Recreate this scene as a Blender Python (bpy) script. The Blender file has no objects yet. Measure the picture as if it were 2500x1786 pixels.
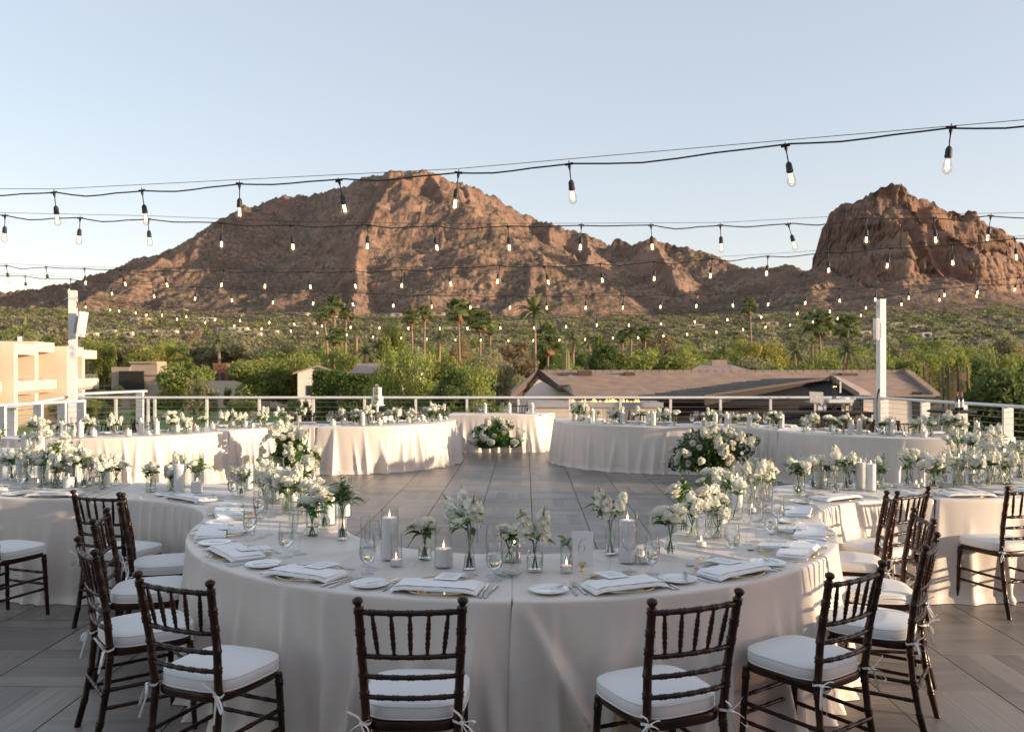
import bpy, math, random
import numpy as np
from mathutils import Vector, Matrix
R = math.radians
scene = bpy.context.scene
col = scene.collection
F_PX, CX, CY, CAMZ = 2110.0, 1250.0, 893.0, 1.75

# ------------------------------------------------------------------ camera
cam = bpy.data.cameras.new('camera')
cam.sensor_width = 36.0
cam.lens = F_PX / 2500.0 * 36.0
cam.clip_start = 0.1
cam.clip_end = 12000
cam.dof.use_dof = True
cam.dof.focus_distance = 5.0
cam.dof.aperture_fstop = 5.0
camo = bpy.data.objects.new('camera', cam)
camo.location = (0, 0, CAMZ)
camo.rotation_euler = (R(90), 0, 0)
col.objects.link(camo)
scene.camera = camo

# ------------------------------------------------------------------ sky and sun
SUN_EL, SUN_BACK = 7.6, 17.5            # degrees; the sun stands to the right, a little behind the camera
sdir = Vector((math.cos(R(SUN_BACK)) * math.cos(R(SUN_EL)), -math.sin(R(SUN_BACK)) * math.cos(R(SUN_EL)), math.sin(R(SUN_EL))))
world = bpy.data.worlds.new('World')
scene.world = world
world.use_nodes = True
wn = world.node_tree
sky = wn.nodes.new('ShaderNodeTexSky')
sky.sky_type = 'NISHITA'
sky.sun_disc = False
sky.sun_elevation = R(SUN_EL)
sky.sun_rotation = R(90 + SUN_BACK)
sky.altitude = 400
sky.air_density = 1.0
sky.dust_density = 0.9
sky.ozone_density = 3.0
# camera white balance and the pale evening haze of the whole dome
wb = wn.nodes.new('ShaderNodeMix'); wb.data_type = 'RGBA'; wb.blend_type = 'MULTIPLY'; wb.inputs[0].default_value = 1
wb.inputs[7].default_value = (2.6, 1.5, 1.07, 1)
hz = wn.nodes.new('ShaderNodeMix'); hz.data_type = 'RGBA'; hz.inputs[0].default_value = .62
hz.inputs[7].default_value = (1.70, 1.90, 2.15, 1)
bg = wn.nodes['Background']
bg.inputs['Strength'].default_value = 0.15
wn.links.new(sky.outputs[0], wb.inputs[6]); wn.links.new(wb.outputs[2], hz.inputs[6]); wn.links.new(hz.outputs[2], bg.inputs[0])
sun = bpy.data.lights.new('sun', 'SUN')
sun.energy = 3.0
sun.angle = R(0.6)
sun.color = (1.0, 0.76, 0.51)
suno = bpy.data.objects.new('sun', sun)
suno.rotation_euler = sdir.to_track_quat('Z', 'Y').to_euler()
suno.location = (60, -20, 40)
col.objects.link(suno)
scene.view_settings.view_transform = 'Standard'
scene.view_settings.look = 'None'
scene.view_settings.gamma = 1.0
scene.view_settings.use_curve_mapping = False
scene.view_settings.exposure = 1.25
cy = scene.cycles
cy.max_bounces = 8
cy.diffuse_bounces = 4
cy.glossy_bounces = 4
cy.transmission_bounces = 8
cy.transparent_max_bounces = 32
cy.caustics_reflective = False
cy.caustics_refractive = False
cy.sample_clamp_indirect = 6.0
cy.use_denoising = True

# ------------------------------------------------------------------ helpers
def at(x, y, d):
    """the world point seen at pixel (x, y) of the 2500 px frame at depth d"""
    return Vector(((x - CX) / F_PX * d, d, CAMZ + (CY - y) / F_PX * d))
def px(p):
    return CX + p[0] / max(p[1], .1) * F_PX, CY - (p[2] - CAMZ) / max(p[1], .1) * F_PX
def on_table(x, y, z=.765):
    d = (CAMZ - z) * F_PX / (y - CY)
    return Vector(((x - CX) / F_PX * d, d, z))

class MB:
    def __init__(s): s.v, s.f, s.m, s.mi = [], [], [], 0
    def add(s, V, F, M=None):
        o = len(s.v)
        s.v += [tuple(M @ Vector(p)) if M is not None else tuple(p) for p in V]
        s.f += [tuple(i + o for i in f) for f in F]
        s.m += [s.mi] * len(F)
        return s
    def box(s, c, d, M=None, rz=0, taper=1.0):
        x, y, z = d[0] / 2, d[1] / 2, d[2] / 2
        V = []
        for k in (-1, 1):
            t = taper if k > 0 else 1
            for (i, j) in ((-1, -1), (1, -1), (1, 1), (-1, 1)):
                V.append(Vector((i * x * t, j * y * t, k * z)))
        if rz:
            V = [Matrix.Rotation(rz, 3, 'Z') @ v for v in V]
        V = [v + Vector(c) for v in V]
        return s.add(V, [(3, 2, 1, 0), (4, 5, 6, 7), (0, 1, 5, 4), (1, 2, 6, 5), (2, 3, 7, 6), (3, 0, 4, 7)], M)
    def tube(s, P, rad, n=8, cap=True, M=None, sq=1.0):
        P = [Vector(p) for p in P]
        if not hasattr(rad, '__len__'): rad = [rad] * len(P)
        V, F = [], []
        up = None
        for i, p in enumerate(P):
            t = (P[min(i + 1, len(P) - 1)] - P[max(i - 1, 0)])
            if t.length < 1e-9: t = Vector((0, 0, 1))
            t.normalize()
            if up is None:
                up = Vector((0, 0, 1)) if abs(t.z) < .9 else Vector((1, 0, 0))
            a = (up - t * up.dot(t))
            if a.length < 1e-6: a = t.orthogonal()
            a.normalize(); up = a
            b = t.cross(a)
            for k in range(n):
                th = 2 * math.pi * k / n
                V.append(p + (a * math.cos(th) * sq + b * math.sin(th)) * rad[i])
        for i in range(len(P) - 1):
            for k in range(n):
                k2 = (k + 1) % n
                F.append((i * n + k, i * n + k2, (i + 1) * n + k2, (i + 1) * n + k))
        if cap:
            F.append(tuple(range(n - 1, -1, -1)))
            F.append(tuple((len(P) - 1) * n + k for k in range(n)))
        return s.add(V, F, M)
    def lathe(s, prof, n=20, M=None, a0=0, a1=2 * math.pi, rib=0.0, nr=0):
        V, F = [], []
        for (r, z) in prof:
            for k in range(n):
                th = 2 * math.pi * k / n
                rr = r * (1 + rib * math.cos(nr * th)) if rib else r
                V.append((rr * math.cos(th), rr * math.sin(th), z))
        for i in range(len(prof) - 1):
            for k in range(n):
                k2 = (k + 1) % n
                F.append((i * n + k, i * n + k2, (i + 1) * n + k2, (i + 1) * n + k))
        return s.add(V, F, M)
    def disc(s, r, z, n=20, M=None, up=True):
        V = [(r * math.cos(2 * math.pi * k / n), r * math.sin(2 * math.pi * k / n), z) for k in range(n)]
        f = tuple(range(n)) if up else tuple(range(n - 1, -1, -1))
        return s.add(V, [f], M)
    def ball(s, c, r, n=8, m=5, M=None):
        rr = r if hasattr(r, '__len__') else (r, r, r)
        V, F = [], []
        for i in range(m + 1):
            ph = math.pi * i / m
            for k in range(n):
                th = 2 * math.pi * k / n
                V.append((c[0] + rr[0] * math.sin(ph) * math.cos(th), c[1] + rr[1] * math.sin(ph) * math.sin(th), c[2] - rr[2] * math.cos(ph)))
        for i in range(m):
            for k in range(n):
                k2 = (k + 1) % n
                F.append((i * n + k, i * n + k2, (i + 1) * n + k2, (i + 1) * n + k))
        return s.add(V, F, M)
    def ribbon(s, P, w, side, M=None):
        """flat strip along P; side is the width direction (one, or one per point)"""
        V, F = [], []
        for i, p in enumerate(P):
            sd = Vector(side[i]) if hasattr(side[0], '__len__') else Vector(side)
            ww = w[i] if hasattr(w, '__len__') else w
            V += [Vector(p) - sd * ww / 2, Vector(p) + sd * ww / 2]
        for i in range(len(P) - 1):
            F.append((2 * i, 2 * i + 1, 2 * i + 3, 2 * i + 2))
        return s.add(V, F, M)
    def mesh(s, name, mats, smooth=True, ang=40):
        me = bpy.data.meshes.new(name)
        me.from_pydata(s.v, [], s.f)
        for m in (mats if isinstance(mats, (list, tuple)) else [mats]): me.materials.append(m)
        if any(s.m): me.polygons.foreach_set('material_index', s.m)
        if smooth:
            me.polygons.foreach_set('use_smooth', [True] * len(me.polygons))
            if ang < 180:
                me.set_sharp_from_angle(angle=R(ang))
        me.update()
        return me

def mesh_np(name, V, F, mat, smooth=True):
    V = np.ascontiguousarray(V, dtype=np.float32); F = np.ascontiguousarray(F, dtype=np.int32)
    me = bpy.data.meshes.new(name)
    me.vertices.add(len(V)); me.vertices.foreach_set('co', V.ravel())
    k = F.shape[1]
    me.loops.add(F.size); me.loops.foreach_set('vertex_index', F.ravel())
    me.polygons.add(len(F))
    me.polygons.foreach_set('loop_start', np.arange(0, F.size, k, dtype=np.int32))
    me.polygons.foreach_set('loop_total', np.full(len(F), k, dtype=np.int32))
    if smooth: me.polygons.foreach_set('use_smooth', np.ones(len(F), dtype=bool))
    for m in (mat if isinstance(mat, (list, tuple)) else [mat]): me.materials.append(m)
    me.update(calc_edges=True); me.validate()
    return me

KIDS = {}
def ob(name, me, parent=None, loc=(0, 0, 0), rz=0, rot=None, sc=None):
    o = bpy.data.objects.new(name, me)
    col.objects.link(o)
    if parent is not None:
        o.parent = parent
        KIDS.setdefault(parent, []).append(o)
    o.location = loc
    o.rotation_euler = rot if rot is not None else (0, 0, rz)
    if sc is not None: o.scale = sc if hasattr(sc, '__len__') else (sc, sc, sc)
    return o
def struct(o):
    o['kind'] = 'structure'; return o
def stuff(o):
    o['kind'] = 'stuff'; return o
def copy_tree(o, parent=None):
    c = o.copy(); col.objects.link(c)
    if parent is not None:
        c.parent = parent; KIDS.setdefault(parent, []).append(c)
    for ch in KIDS.get(o, ()): copy_tree(ch, c)
    return c
def kill(o):
    for ch in KIDS.get(o, ()): kill(ch)
    bpy.data.objects.remove(o)

REG = []          # (object, description, place, category, group): labels are written at the end, when neighbours are known
def reg(o, cat, desc, place='', group=None):
    o['category'] = cat
    if group: o['group'] = group
    REG.append((o, desc, place))
    return o
ORD = ['', 'first', 'second', 'third', 'fourth', 'fifth', 'sixth', 'seventh', 'eighth', 'ninth', 'tenth', 'eleventh', 'twelfth', 'thirteenth', 'fourteenth', 'fifteenth', 'sixteenth',
       'seventeenth', 'eighteenth', 'nineteenth', 'twentieth']
def ordinal(n):
    if n <= 20: return ORD[n]
    T = {20: 'twenty', 30: 'thirty', 40: 'forty', 50: 'fifty', 60: 'sixty'}
    return T[n // 10 * 10] + ('-' + ORD[n % 10] if n % 10 else 'th').replace('tyth', 'tieth')
def write_labels():
    bpy.context.view_layer.update()
    G = {}
    for o, d, p in REG: G.setdefault((d, p), []).append(o)
    for (d, p), L in G.items():
        if len(L) == 1:
            L[0]['label'] = (d + ' ' + p).strip(); continue
        L.sort(key=lambda o: px(o.matrix_world.translation)[0])
        n = len(L)
        for i, o in enumerate(L):
            w = 'leftmost' if i == 0 else 'rightmost' if i == n - 1 else ordinal(i + 1) + ' from left'
            if n == 2: w = ('left' if i == 0 else 'right') + ' one of two'
            o['label'] = f'{d} {p}, {w}' if p else f'{d}, {w}'

# ------------------------------------------------------------------ materials
MATS = {}
def pm(name, c, rough=.6, c2=None, scale=5.0, detail=4, metal=0, bump=0, bscale=None, coat=0, spec=.5, trans=0, emit=None, estr=0, stretch=None, sheen=0, ior=None, lo=.35, hi=.65, coord='Object', trl=0, rnd=0):
    m = bpy.data.materials.new(name); m.use_nodes = True
    nt = m.node_tree; N = nt.nodes; L = nt.links
    b = N['Principled BSDF']
    b.inputs['Roughness'].default_value = rough
    b.inputs['Metallic'].default_value = metal
    b.inputs['Base Color'].default_value = (*c, 1)
    b.inputs['Specular IOR Level'].default_value = spec
    if coat:
        b.inputs['Coat Weight'].default_value = coat; b.inputs['Coat Roughness'].default_value = .12
    if sheen: b.inputs['Sheen Weight'].default_value = sheen
    if trans: b.inputs['Transmission Weight'].default_value = trans
    if ior: b.inputs['IOR'].default_value = ior
    if emit is not None:
        b.inputs['Emission Color'].default_value = (*emit, 1); b.inputs['Emission Strength'].default_value = estr
    vec = None
    if c2 is not None or bump:
        tc = N.new('ShaderNodeTexCoord'); mp = N.new('ShaderNodeMapping')
        L.new(tc.outputs[coord], mp.inputs[0]); vec = mp.outputs[0]
        if stretch: mp.inputs['Scale'].default_value = stretch
    colout = None
    if c2 is not None:
        nz = N.new('ShaderNodeTexNoise'); nz.inputs['Scale'].default_value = scale; nz.inputs['Detail'].default_value = detail
        L.new(vec, nz.inputs['Vector'])
        rp = N.new('ShaderNodeValToRGB'); rp.color_ramp.elements[0].position = lo; rp.color_ramp.elements[1].position = hi
        rp.color_ramp.elements[0].color = (*c, 1); rp.color_ramp.elements[1].color = (*c2, 1)
        L.new(nz.outputs['Fac'], rp.inputs[0]); colout = rp.outputs[0]
    if rnd:
        oi = N.new('ShaderNodeObjectInfo'); mr = N.new('ShaderNodeMapRange')
        mr.inputs['To Min'].default_value = 1 - rnd; mr.inputs['To Max'].default_value = 1 + rnd
        L.new(oi.outputs['Random'], mr.inputs[0])
        hs = N.new('ShaderNodeHueSaturation'); L.new(mr.outputs[0], hs.inputs['Value'])
        if colout: L.new(colout, hs.inputs['Color'])
        else: hs.inputs['Color'].default_value = (*c, 1)
        colout = hs.outputs[0]
    if colout: L.new(colout, b.inputs['Base Color'])
    if bump:
        n2 = N.new('ShaderNodeTexNoise'); n2.inputs['Scale'].default_value = bscale or scale * 4; n2.inputs['Detail'].default_value = 6
        L.new(vec, n2.inputs['Vector'])
        bp = N.new('ShaderNodeBump'); bp.inputs['Strength'].default_value = bump; bp.inputs['Distance'].default_value = .02
        L.new(n2.outputs['Fac'], bp.inputs['Height']); L.new(bp.outputs[0], b.inputs['Normal'])
    if trl:
        tr = N.new('ShaderNodeBsdfTranslucent')
        if colout: L.new(colout, tr.inputs[0])
        else: tr.inputs[0].default_value = (*c, 1)
        mx = N.new('ShaderNodeMixShader'); mx.inputs[0].default_value = trl
        L.new(b.outputs[0], mx.inputs[1]); L.new(tr.outputs[0], mx.inputs[2])
        L.new(mx.outputs[0], N['Material Output'].inputs[0])
    MATS[name] = m
    return m

def glass_mat(name, tint=(.993, .996, .996), edge=(.74, .77, .79), ior=1.45):
    """thin clear glass wall: see-through face on, mirror-like and darker at grazing angles"""
    m = bpy.data.materials.new(name); m.use_nodes = True
    nt = m.node_tree; N = nt.nodes; L = nt.links
    N.remove(N['Principled BSDF'])
    lw = N.new('ShaderNodeLayerWeight'); lw.inputs[0].default_value = .35
    mc = N.new('ShaderNodeMix'); mc.data_type = 'RGBA'
    mc.inputs[6].default_value = (*tint, 1); mc.inputs[7].default_value = (*edge, 1)
    L.new(lw.outputs['Facing'], mc.inputs[0])
    tr = N.new('ShaderNodeBsdfTransparent'); L.new(mc.outputs[2], tr.inputs[0])
    gl = N.new('ShaderNodeBsdfGlossy'); gl.inputs['Roughness'].default_value = .02; gl.inputs[0].default_value = (1, 1, 1, 1)
    # Schlick's curve on the facing ratio, the same from both sides of the thin wall
    f0 = ((ior - 1) / (ior + 1)) ** 2
    pw = N.new('ShaderNodeMath'); pw.operation = 'POWER'; pw.inputs[1].default_value = 5; ge = N.new('ShaderNodeLayerWeight'); ge.inputs[0].default_value = .5
    L.new(ge.outputs['Facing'], pw.inputs[0])
    ma = N.new('ShaderNodeMath'); ma.operation = 'MULTIPLY_ADD'; ma.inputs[1].default_value = .8; ma.inputs[2].default_value = f0 * 1.25; L.new(pw.outputs[0], ma.inputs[0])
    mx = N.new('ShaderNodeMixShader')
    L.new(ma.outputs[0], mx.inputs[0]); L.new(tr.outputs[0], mx.inputs[1]); L.new(gl.outputs[0], mx.inputs[2])
    L.new(mx.outputs[0], N['Material Output'].inputs[0])
    MATS[name] = m
    return m

M_cloth = pm('linen', (.70, .635, .58), .45, (.66, .596, .54), 3, bump=.10, bscale=420, sheen=.15)
M_napkin = pm('napkin', (.83, .82, .815), .8, bump=.12, bscale=300)
M_wood = pm('mahogany', (.011, .0034, .0016), .30, (.034, .0096, .0032), 9, stretch=(1, 1, .15), coat=.08, spec=.3)
M_cush = pm('cushion', (.75, .745, .735), .75, bump=.08, bscale=260)
M_tie = pm('tie_cloth', (.78, .77, .74), .8)
M_white = pm('white_paint', (.78, .77, .75), .4, (.70, .69, .67), 3)
M_grey = pm('grey_paint', (.42, .42, .43), .45, (.36, .36, .37), 3)
M_cable = pm('steel_cable', (.55, .55, .56), .35, metal=.9)
M_black = pm('black_rubber', (.022, .018, .016), .55)
M_porc = pm('porcelain', (.84, .85, .85), .12, coat=.4)
M_gold = pm('gold', (.75, .52, .18), .22, metal=1)
M_steel = pm('cutlery_steel', (.62, .61, .60), .16, metal=1)
M_card = pm('card', (.85, .85, .85), .8)
M_ink = pm('ink', (.40, .41, .44), .8)
M_wax = pm('wax', (.90, .885, .86), .45)
M_wick = pm('wick', (.02, .02, .02), .8)
M_flame = pm('flame', (1, .6, .2), .5, emit=(1.0, .55, .20), estr=6)
M_glass = glass_mat('glass')
M_glass2 = glass_mat('vase_glass', (.988, .993, .991), (.74, .79, .77), 1.48)
M_bulb = glass_mat('bulb_glass', (.99, .95, .88), (.85, .70, .55), 1.4)
M_fil = pm('filament', (1, .8, .5), .5, emit=(1.0, .60, .26), estr=5)
M_water = pm('water', (.95, .97, .97), .0, trans=1, ior=1.33)
M_petal = pm('petal', (.86, .84, .77), .6, (.82, .82, .70), 20, trl=.22)
M_petal2 = pm('petal_cream', (.85, .81, .75), .6, (.81, .76, .68), 20, trl=.22)
M_petalg = pm('petal_green', (.70, .74, .48), .6, (.80, .80, .64), 30, trl=.25)
M_bud = pm('bud', (.35, .42, .20), .6)
M_stem = pm('stem', (.12, .22, .05), .5)
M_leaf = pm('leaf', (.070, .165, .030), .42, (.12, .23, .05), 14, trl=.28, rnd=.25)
M_leaf_shade = pm('leaf_shaded', (.045, .095, .022), .45, (.085, .15, .038), 6, trl=.2)  # darker leaf copy: shade of the right floor flowers put into the colour
# ------------------------------------------------------------------ terrain
GZ = -4.3
def vnoise(X, Y, seed=0):
    xi = np.floor(X).astype(np.int64); yi = np.floor(Y).astype(np.int64)
    fx = X - xi; fy = Y - yi
    fx = fx * fx * fx * (fx * (fx * 6 - 15) + 10); fy = fy * fy * fy * (fy * (fy * 6 - 15) + 10)
    def h(a, b):
        n = (a * 374761393 + b * 668265263 + seed * 1442695041) & 0xFFFFFFFF
        n = ((n ^ (n >> 13)) * 1274126177) & 0xFFFFFFFF
        return ((n ^ (n >> 16)) & 0xFFFF) / 65535.0
    a = h(xi, yi); b = h(xi + 1, yi); c = h(xi, yi + 1); d = h(xi + 1, yi + 1)
    return (a + (b - a) * fx) * (1 - fy) + (c + (d - c) * fx) * fy
def fbm(X, Y, oct=5, seed=0, ridged=False, gain=.5):
    v = 0; a = 1; t = 0
    for o in range(oct):
        n = vnoise(X * 2 ** o + 17.3 * o, Y * 2 ** o + 5.1 * o, seed + o)
        if ridged: n = (1 - np.abs(2 * n - 1)) ** 2
        v = v + a * n; t += a; a *= gain
    return v / t

RIDGES = [  # (slope, cliff depth, cliff width, [(px x, px y, distance)])
    (.86, 0, 1, [(-260, 735, 1560), (0, 714, 1600), (100, 702, 1620), (180, 692, 1640), (220, 674, 1650), (300, 647, 1680), (400, 602, 1720), (500, 552, 1780), (560, 517, 1830), (620, 492, 1900), (700, 480, 2080), (780, 470, 2120), (880, 442, 1960), (935, 428, 1780)]),
    (.95, 26, 12, [(938, 427, 1720), (955, 411, 1700), (985, 407, 1700), (1050, 410, 1700), (1075, 420, 1720)]),
    (.95, 0, 1, [(1075, 424, 1720), (1130, 442, 1800), (1180, 470, 1900), (1230, 497, 1960), (1300, 527, 1980), (1350, 547, 1900), (1420, 562, 1860), (1480, 592, 1830)]),
    (.70, 16, 10, [(1485, 590, 1800), (1500, 577, 1780), (1540, 577, 1770), (1600, 590, 1760), (1680, 607, 1740)]),
    (.50, 0, 1, [(1680, 608, 1740), (1740, 627, 1700), (1790, 646, 1660), (1850, 642, 1600), (1920, 636, 1550), (1990, 640, 1480)]),
    # the summit ridge comes towards the camera: left of it everything falls away into shade
    ((1.0, .66), 22, 10, [(990, 408, 1700), (960, 440, 1630), (925, 500, 1540), (905, 550, 1470), (890, 600, 1400), (872, 660, 1290), (850, 738, 1130)]),
    ((.8, .64), 8, 10, [(1045, 410, 1700), (1078, 452, 1620), (1085, 520, 1520), (1070, 600, 1400), (1035, 680, 1280), (1000, 745, 1150)]),
    ((.8, .66), 8, 8, [(1130, 445, 1750), (1165, 520, 1620), (1160, 600, 1470)]),
    ((.95, .68), 22, 14, [(1345, 550, 1870), (1338, 578, 1750), (1330, 605, 1620), (1318, 640, 1480), (1300, 680, 1350), (1270, 742, 1160)]),
    ((1.0, .8), 26, 9, [(1318, 655, 1300), (1296, 652, 1270), (1282, 690, 1230), (1250, 745, 1120)]),
    ((.9, .66), 18, 12, [(1430, 568, 1850), (1440, 600, 1700), (1430, 650, 1520), (1405, 735, 1290)]),
    ((.85, .66), 14, 12, [(1600, 594, 1750), (1640, 660, 1550), (1680, 760, 1290)]),
    ((.72, .47), 6, 8, [(600, 500, 1880), (560, 530, 1780), (480, 578, 1660), (400, 622, 1560), (320, 664, 1450), (240, 712, 1310), (180, 752, 1190)]),
    (.45, 0, 1, [(690, 722, 1270), (780, 712, 1280), (800, 750, 1150)]),
    (.50, 0, 1, [(180, 696, 1630), (110, 735, 1400), (40, 775, 1180)]),
    # the butte on the right
    (1.7, 40, 12, [(2150, 453, 1240), (2175, 450, 1236), (2205, 453, 1236), (2228, 478, 1240)]),
    (.40, 95, 17, [(2000, 592, 1345), (2010, 556, 1340), (2024, 527, 1330), (2044, 506, 1318), (2066, 493, 1305), (2105, 482, 1282), (2142, 468, 1250), (2232, 484, 1244), (2280, 497, 1252), (2340, 521, 1260), (2382, 517, 1265), (2400, 540, 1270), (2430, 548, 1275), (2482, 582, 1290), (2560, 640, 1310), (2700, 700, 1340)]),
    (.35, 84, 14, [(2034, 566, 1254), (2062, 545, 1228), (2110, 522, 1196), (2165, 532, 1162), (2215, 560, 1138)]),
    (1.5, 50, 12, [(2215, 500, 1226), (2245, 530, 1214), (2262, 590, 1196)]),
    (.45, 62, 14, [(2290, 540, 1240), (2330, 580, 1212), (2390, 612, 1190), (2440, 612, 1205), (2500, 640, 1230)]),
    (.42, 24, 12, [(2270, 640, 1180), (2330, 690, 1130), (2420, 740, 1040), (2480, 790, 960)]),
    (.40, 0, 1, [(2015, 650, 1240), (1980, 720, 1100)]),
]
RSEG = []
for k, cd, cw, P in RIDGES:
    W = [at(*p) for p in P]
    for i in range(len(W) - 1): RSEG.append((k, cd, cw, W[i], W[i + 1]))

def base_z(X, Y):
    d = np.hypot(X, Y)
    t = np.clip((d - 210) / 790, 0, 1.02)
    return GZ + 62 * t ** 1.35
def smooth_(x):
    x = np.clip(x * .5 + .5, 0, 1); return x * x * (3 - 2 * x)
def height(X, Y, fine=True):
    X = np.asarray(X, dtype=np.float64); Y = np.asarray(Y, dtype=np.float64)
    wx = X + 28 * (fbm(X / 110, Y / 110, 3, 91) - .5) * 2; wy = Y + 28 * (fbm(X / 110, Y / 110, 3, 77) - .5) * 2
    H = base_z(X, Y)
    B = H.copy()
    for k, cd, cw, a, b in RSEG:
        dx, dy = b.x - a.x, b.y - a.y; L2 = dx * dx + dy * dy
        # warp the position less close to the ridge line, so that the skyline stays where it is
        t = np.clip(((X - a.x) * dx + (Y - a.y) * dy) / L2, 0, 1)
        r0 = np.hypot(X - a.x - t * dx, Y - a.y - t * dy)
        m = np.clip(r0 / 90, 0, 1) if not hasattr(k, '__len__') else np.clip(r0 / 25 + .55, 0, 1.6)
        PX = X + (wx - X) * m; PY = Y + (wy - Y) * m
        t = np.clip(((PX - a.x) * dx + (PY - a.y) * dy) / L2, 0, 1)
        r = np.hypot(PX - a.x - t * dx, PY - a.y - t * dy)
        side = smooth_((PX - a.x - t * dx) / np.maximum(r, 1e-6))          # 0 on the left flank, 1 on the right, sunny one
        kk, cc = k if hasattr(k, '__len__') else (k, k), (cd, cd * .12) if hasattr(k, '__len__') else (cd, cd)
        z = a.z + (b.z - a.z) * t - (kk[0] + (kk[1] - kk[0]) * side) * r * (1 - .25 * np.clip(r / 500, 0, 1))
        if cd: z = z - (cc[0] + (cc[1] - cc[0]) * side) * (1 - np.exp(-(r / cw) ** 1.6))
        H = np.maximum(H, z)
    up = np.clip((H - B) / 45, 0, 1)
    if fine:
        g = fbm(X / 70, Y / 70, 4, 5, True)
        g2 = fbm(X / 19, Y / 19, 3, 9, True)
        g3 = fbm(X / 7, Y / 7, 2, 12)
        butte = np.clip((X / Y - .33) / .04, 0, 1) * np.clip((1400 - Y) / 40, 0, 1)
        g4 = np.abs(fbm(X / 26, Y / 26, 3, 31) - .5) * 2
        g5 = fbm(X / 3.2, Y / 3.2, 2, 44)
        g6 = fbm(X / 160, Y / 160, 2, 61)
        g7 = fbm(X / 48, Y / 48, 3, 71)
        H = H + up * (1 - butte) * ((g - .55) * 13 + (g6 - .5) * 22 + (g2 - .5) * 6 + (g3 - .5) * 2.8 + (g5 - .5) * 1.7) + up * butte * ((g4 - .3) * 7 + (g6 - .5) * 6 + (g2 - .5) * 3 + (g3 - .5) * 3 + (g5 - .5) * 1.5)
        # beds of rock: ledges along warped levels
        per = 17 + 9 * g7; ph = H / per * 6.2832 + 5 * g6
        H = H - up * (butte * .62 + (1 - butte) * .42 * np.clip((g7 - .42) * 6, 0, 1)) * per / 6.2832 * np.sin(ph)
    return H

def sheet(xs, ds):
    NX = len(xs); ny = len(ds)
    XX, DD = np.meshgrid(xs, ds)
    GX = (XX - CX) / F_PX * DD
    ZZ = height(GX, DD)
    # steep rock is broken up sideways too: ledges, blocks and overhangs
    gy, gx = np.gradient(ZZ); run = np.gradient(DD, axis=0)
    steep = np.clip(np.abs(gy / run) - .75, 0, 1.2) / 1.2
    up = np.clip((ZZ - base_z(GX, DD) - 15) / 40, 0, 1)
    blk = fbm(GX / 36, ZZ / 24, 4, 202, gain=.42); led = fbm(GX / 60, ZZ / 5.5, 3, 205); cr = np.abs(fbm(GX / 17, ZZ / 40, 3, 208) - .5)
    push = ((blk - .5) * 26 + (led - .5) * 7 + np.clip(.05 - cr, 0, 1) / .05 * 5) * steep * up
    YY = DD + push; GX = GX + (blk - .5) * 4 * steep * up
    V = np.stack([GX, YY, ZZ], -1).reshape(-1, 3)
    I = (np.arange(ny - 1)[:, None] * NX + np.arange(NX - 1)[None, :]).ravel()
    return V, np.stack([I, I + 1, I + NX + 1, I + NX], -1)
V1, F1 = sheet(np.linspace(-330, 1953, 730), np.concatenate([np.linspace(215, 900, 80, endpoint=False), np.linspace(900, 1330, 130, endpoint=False), np.linspace(1330, 1760, 110, endpoint=False), np.linspace(1760, 2300, 30)]))
V2, F2 = sheet(np.linspace(1950, 2830, 300), np.concatenate([np.linspace(215, 900, 80, endpoint=False), np.linspace(900, 1100, 50, endpoint=False), np.linspace(1100, 1370, 330, endpoint=False), np.linspace(1370, 2300, 70)]))
V = np.concatenate([V1, V2]); FF = np.concatenate([F1, F2 + len(V1)])

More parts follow.
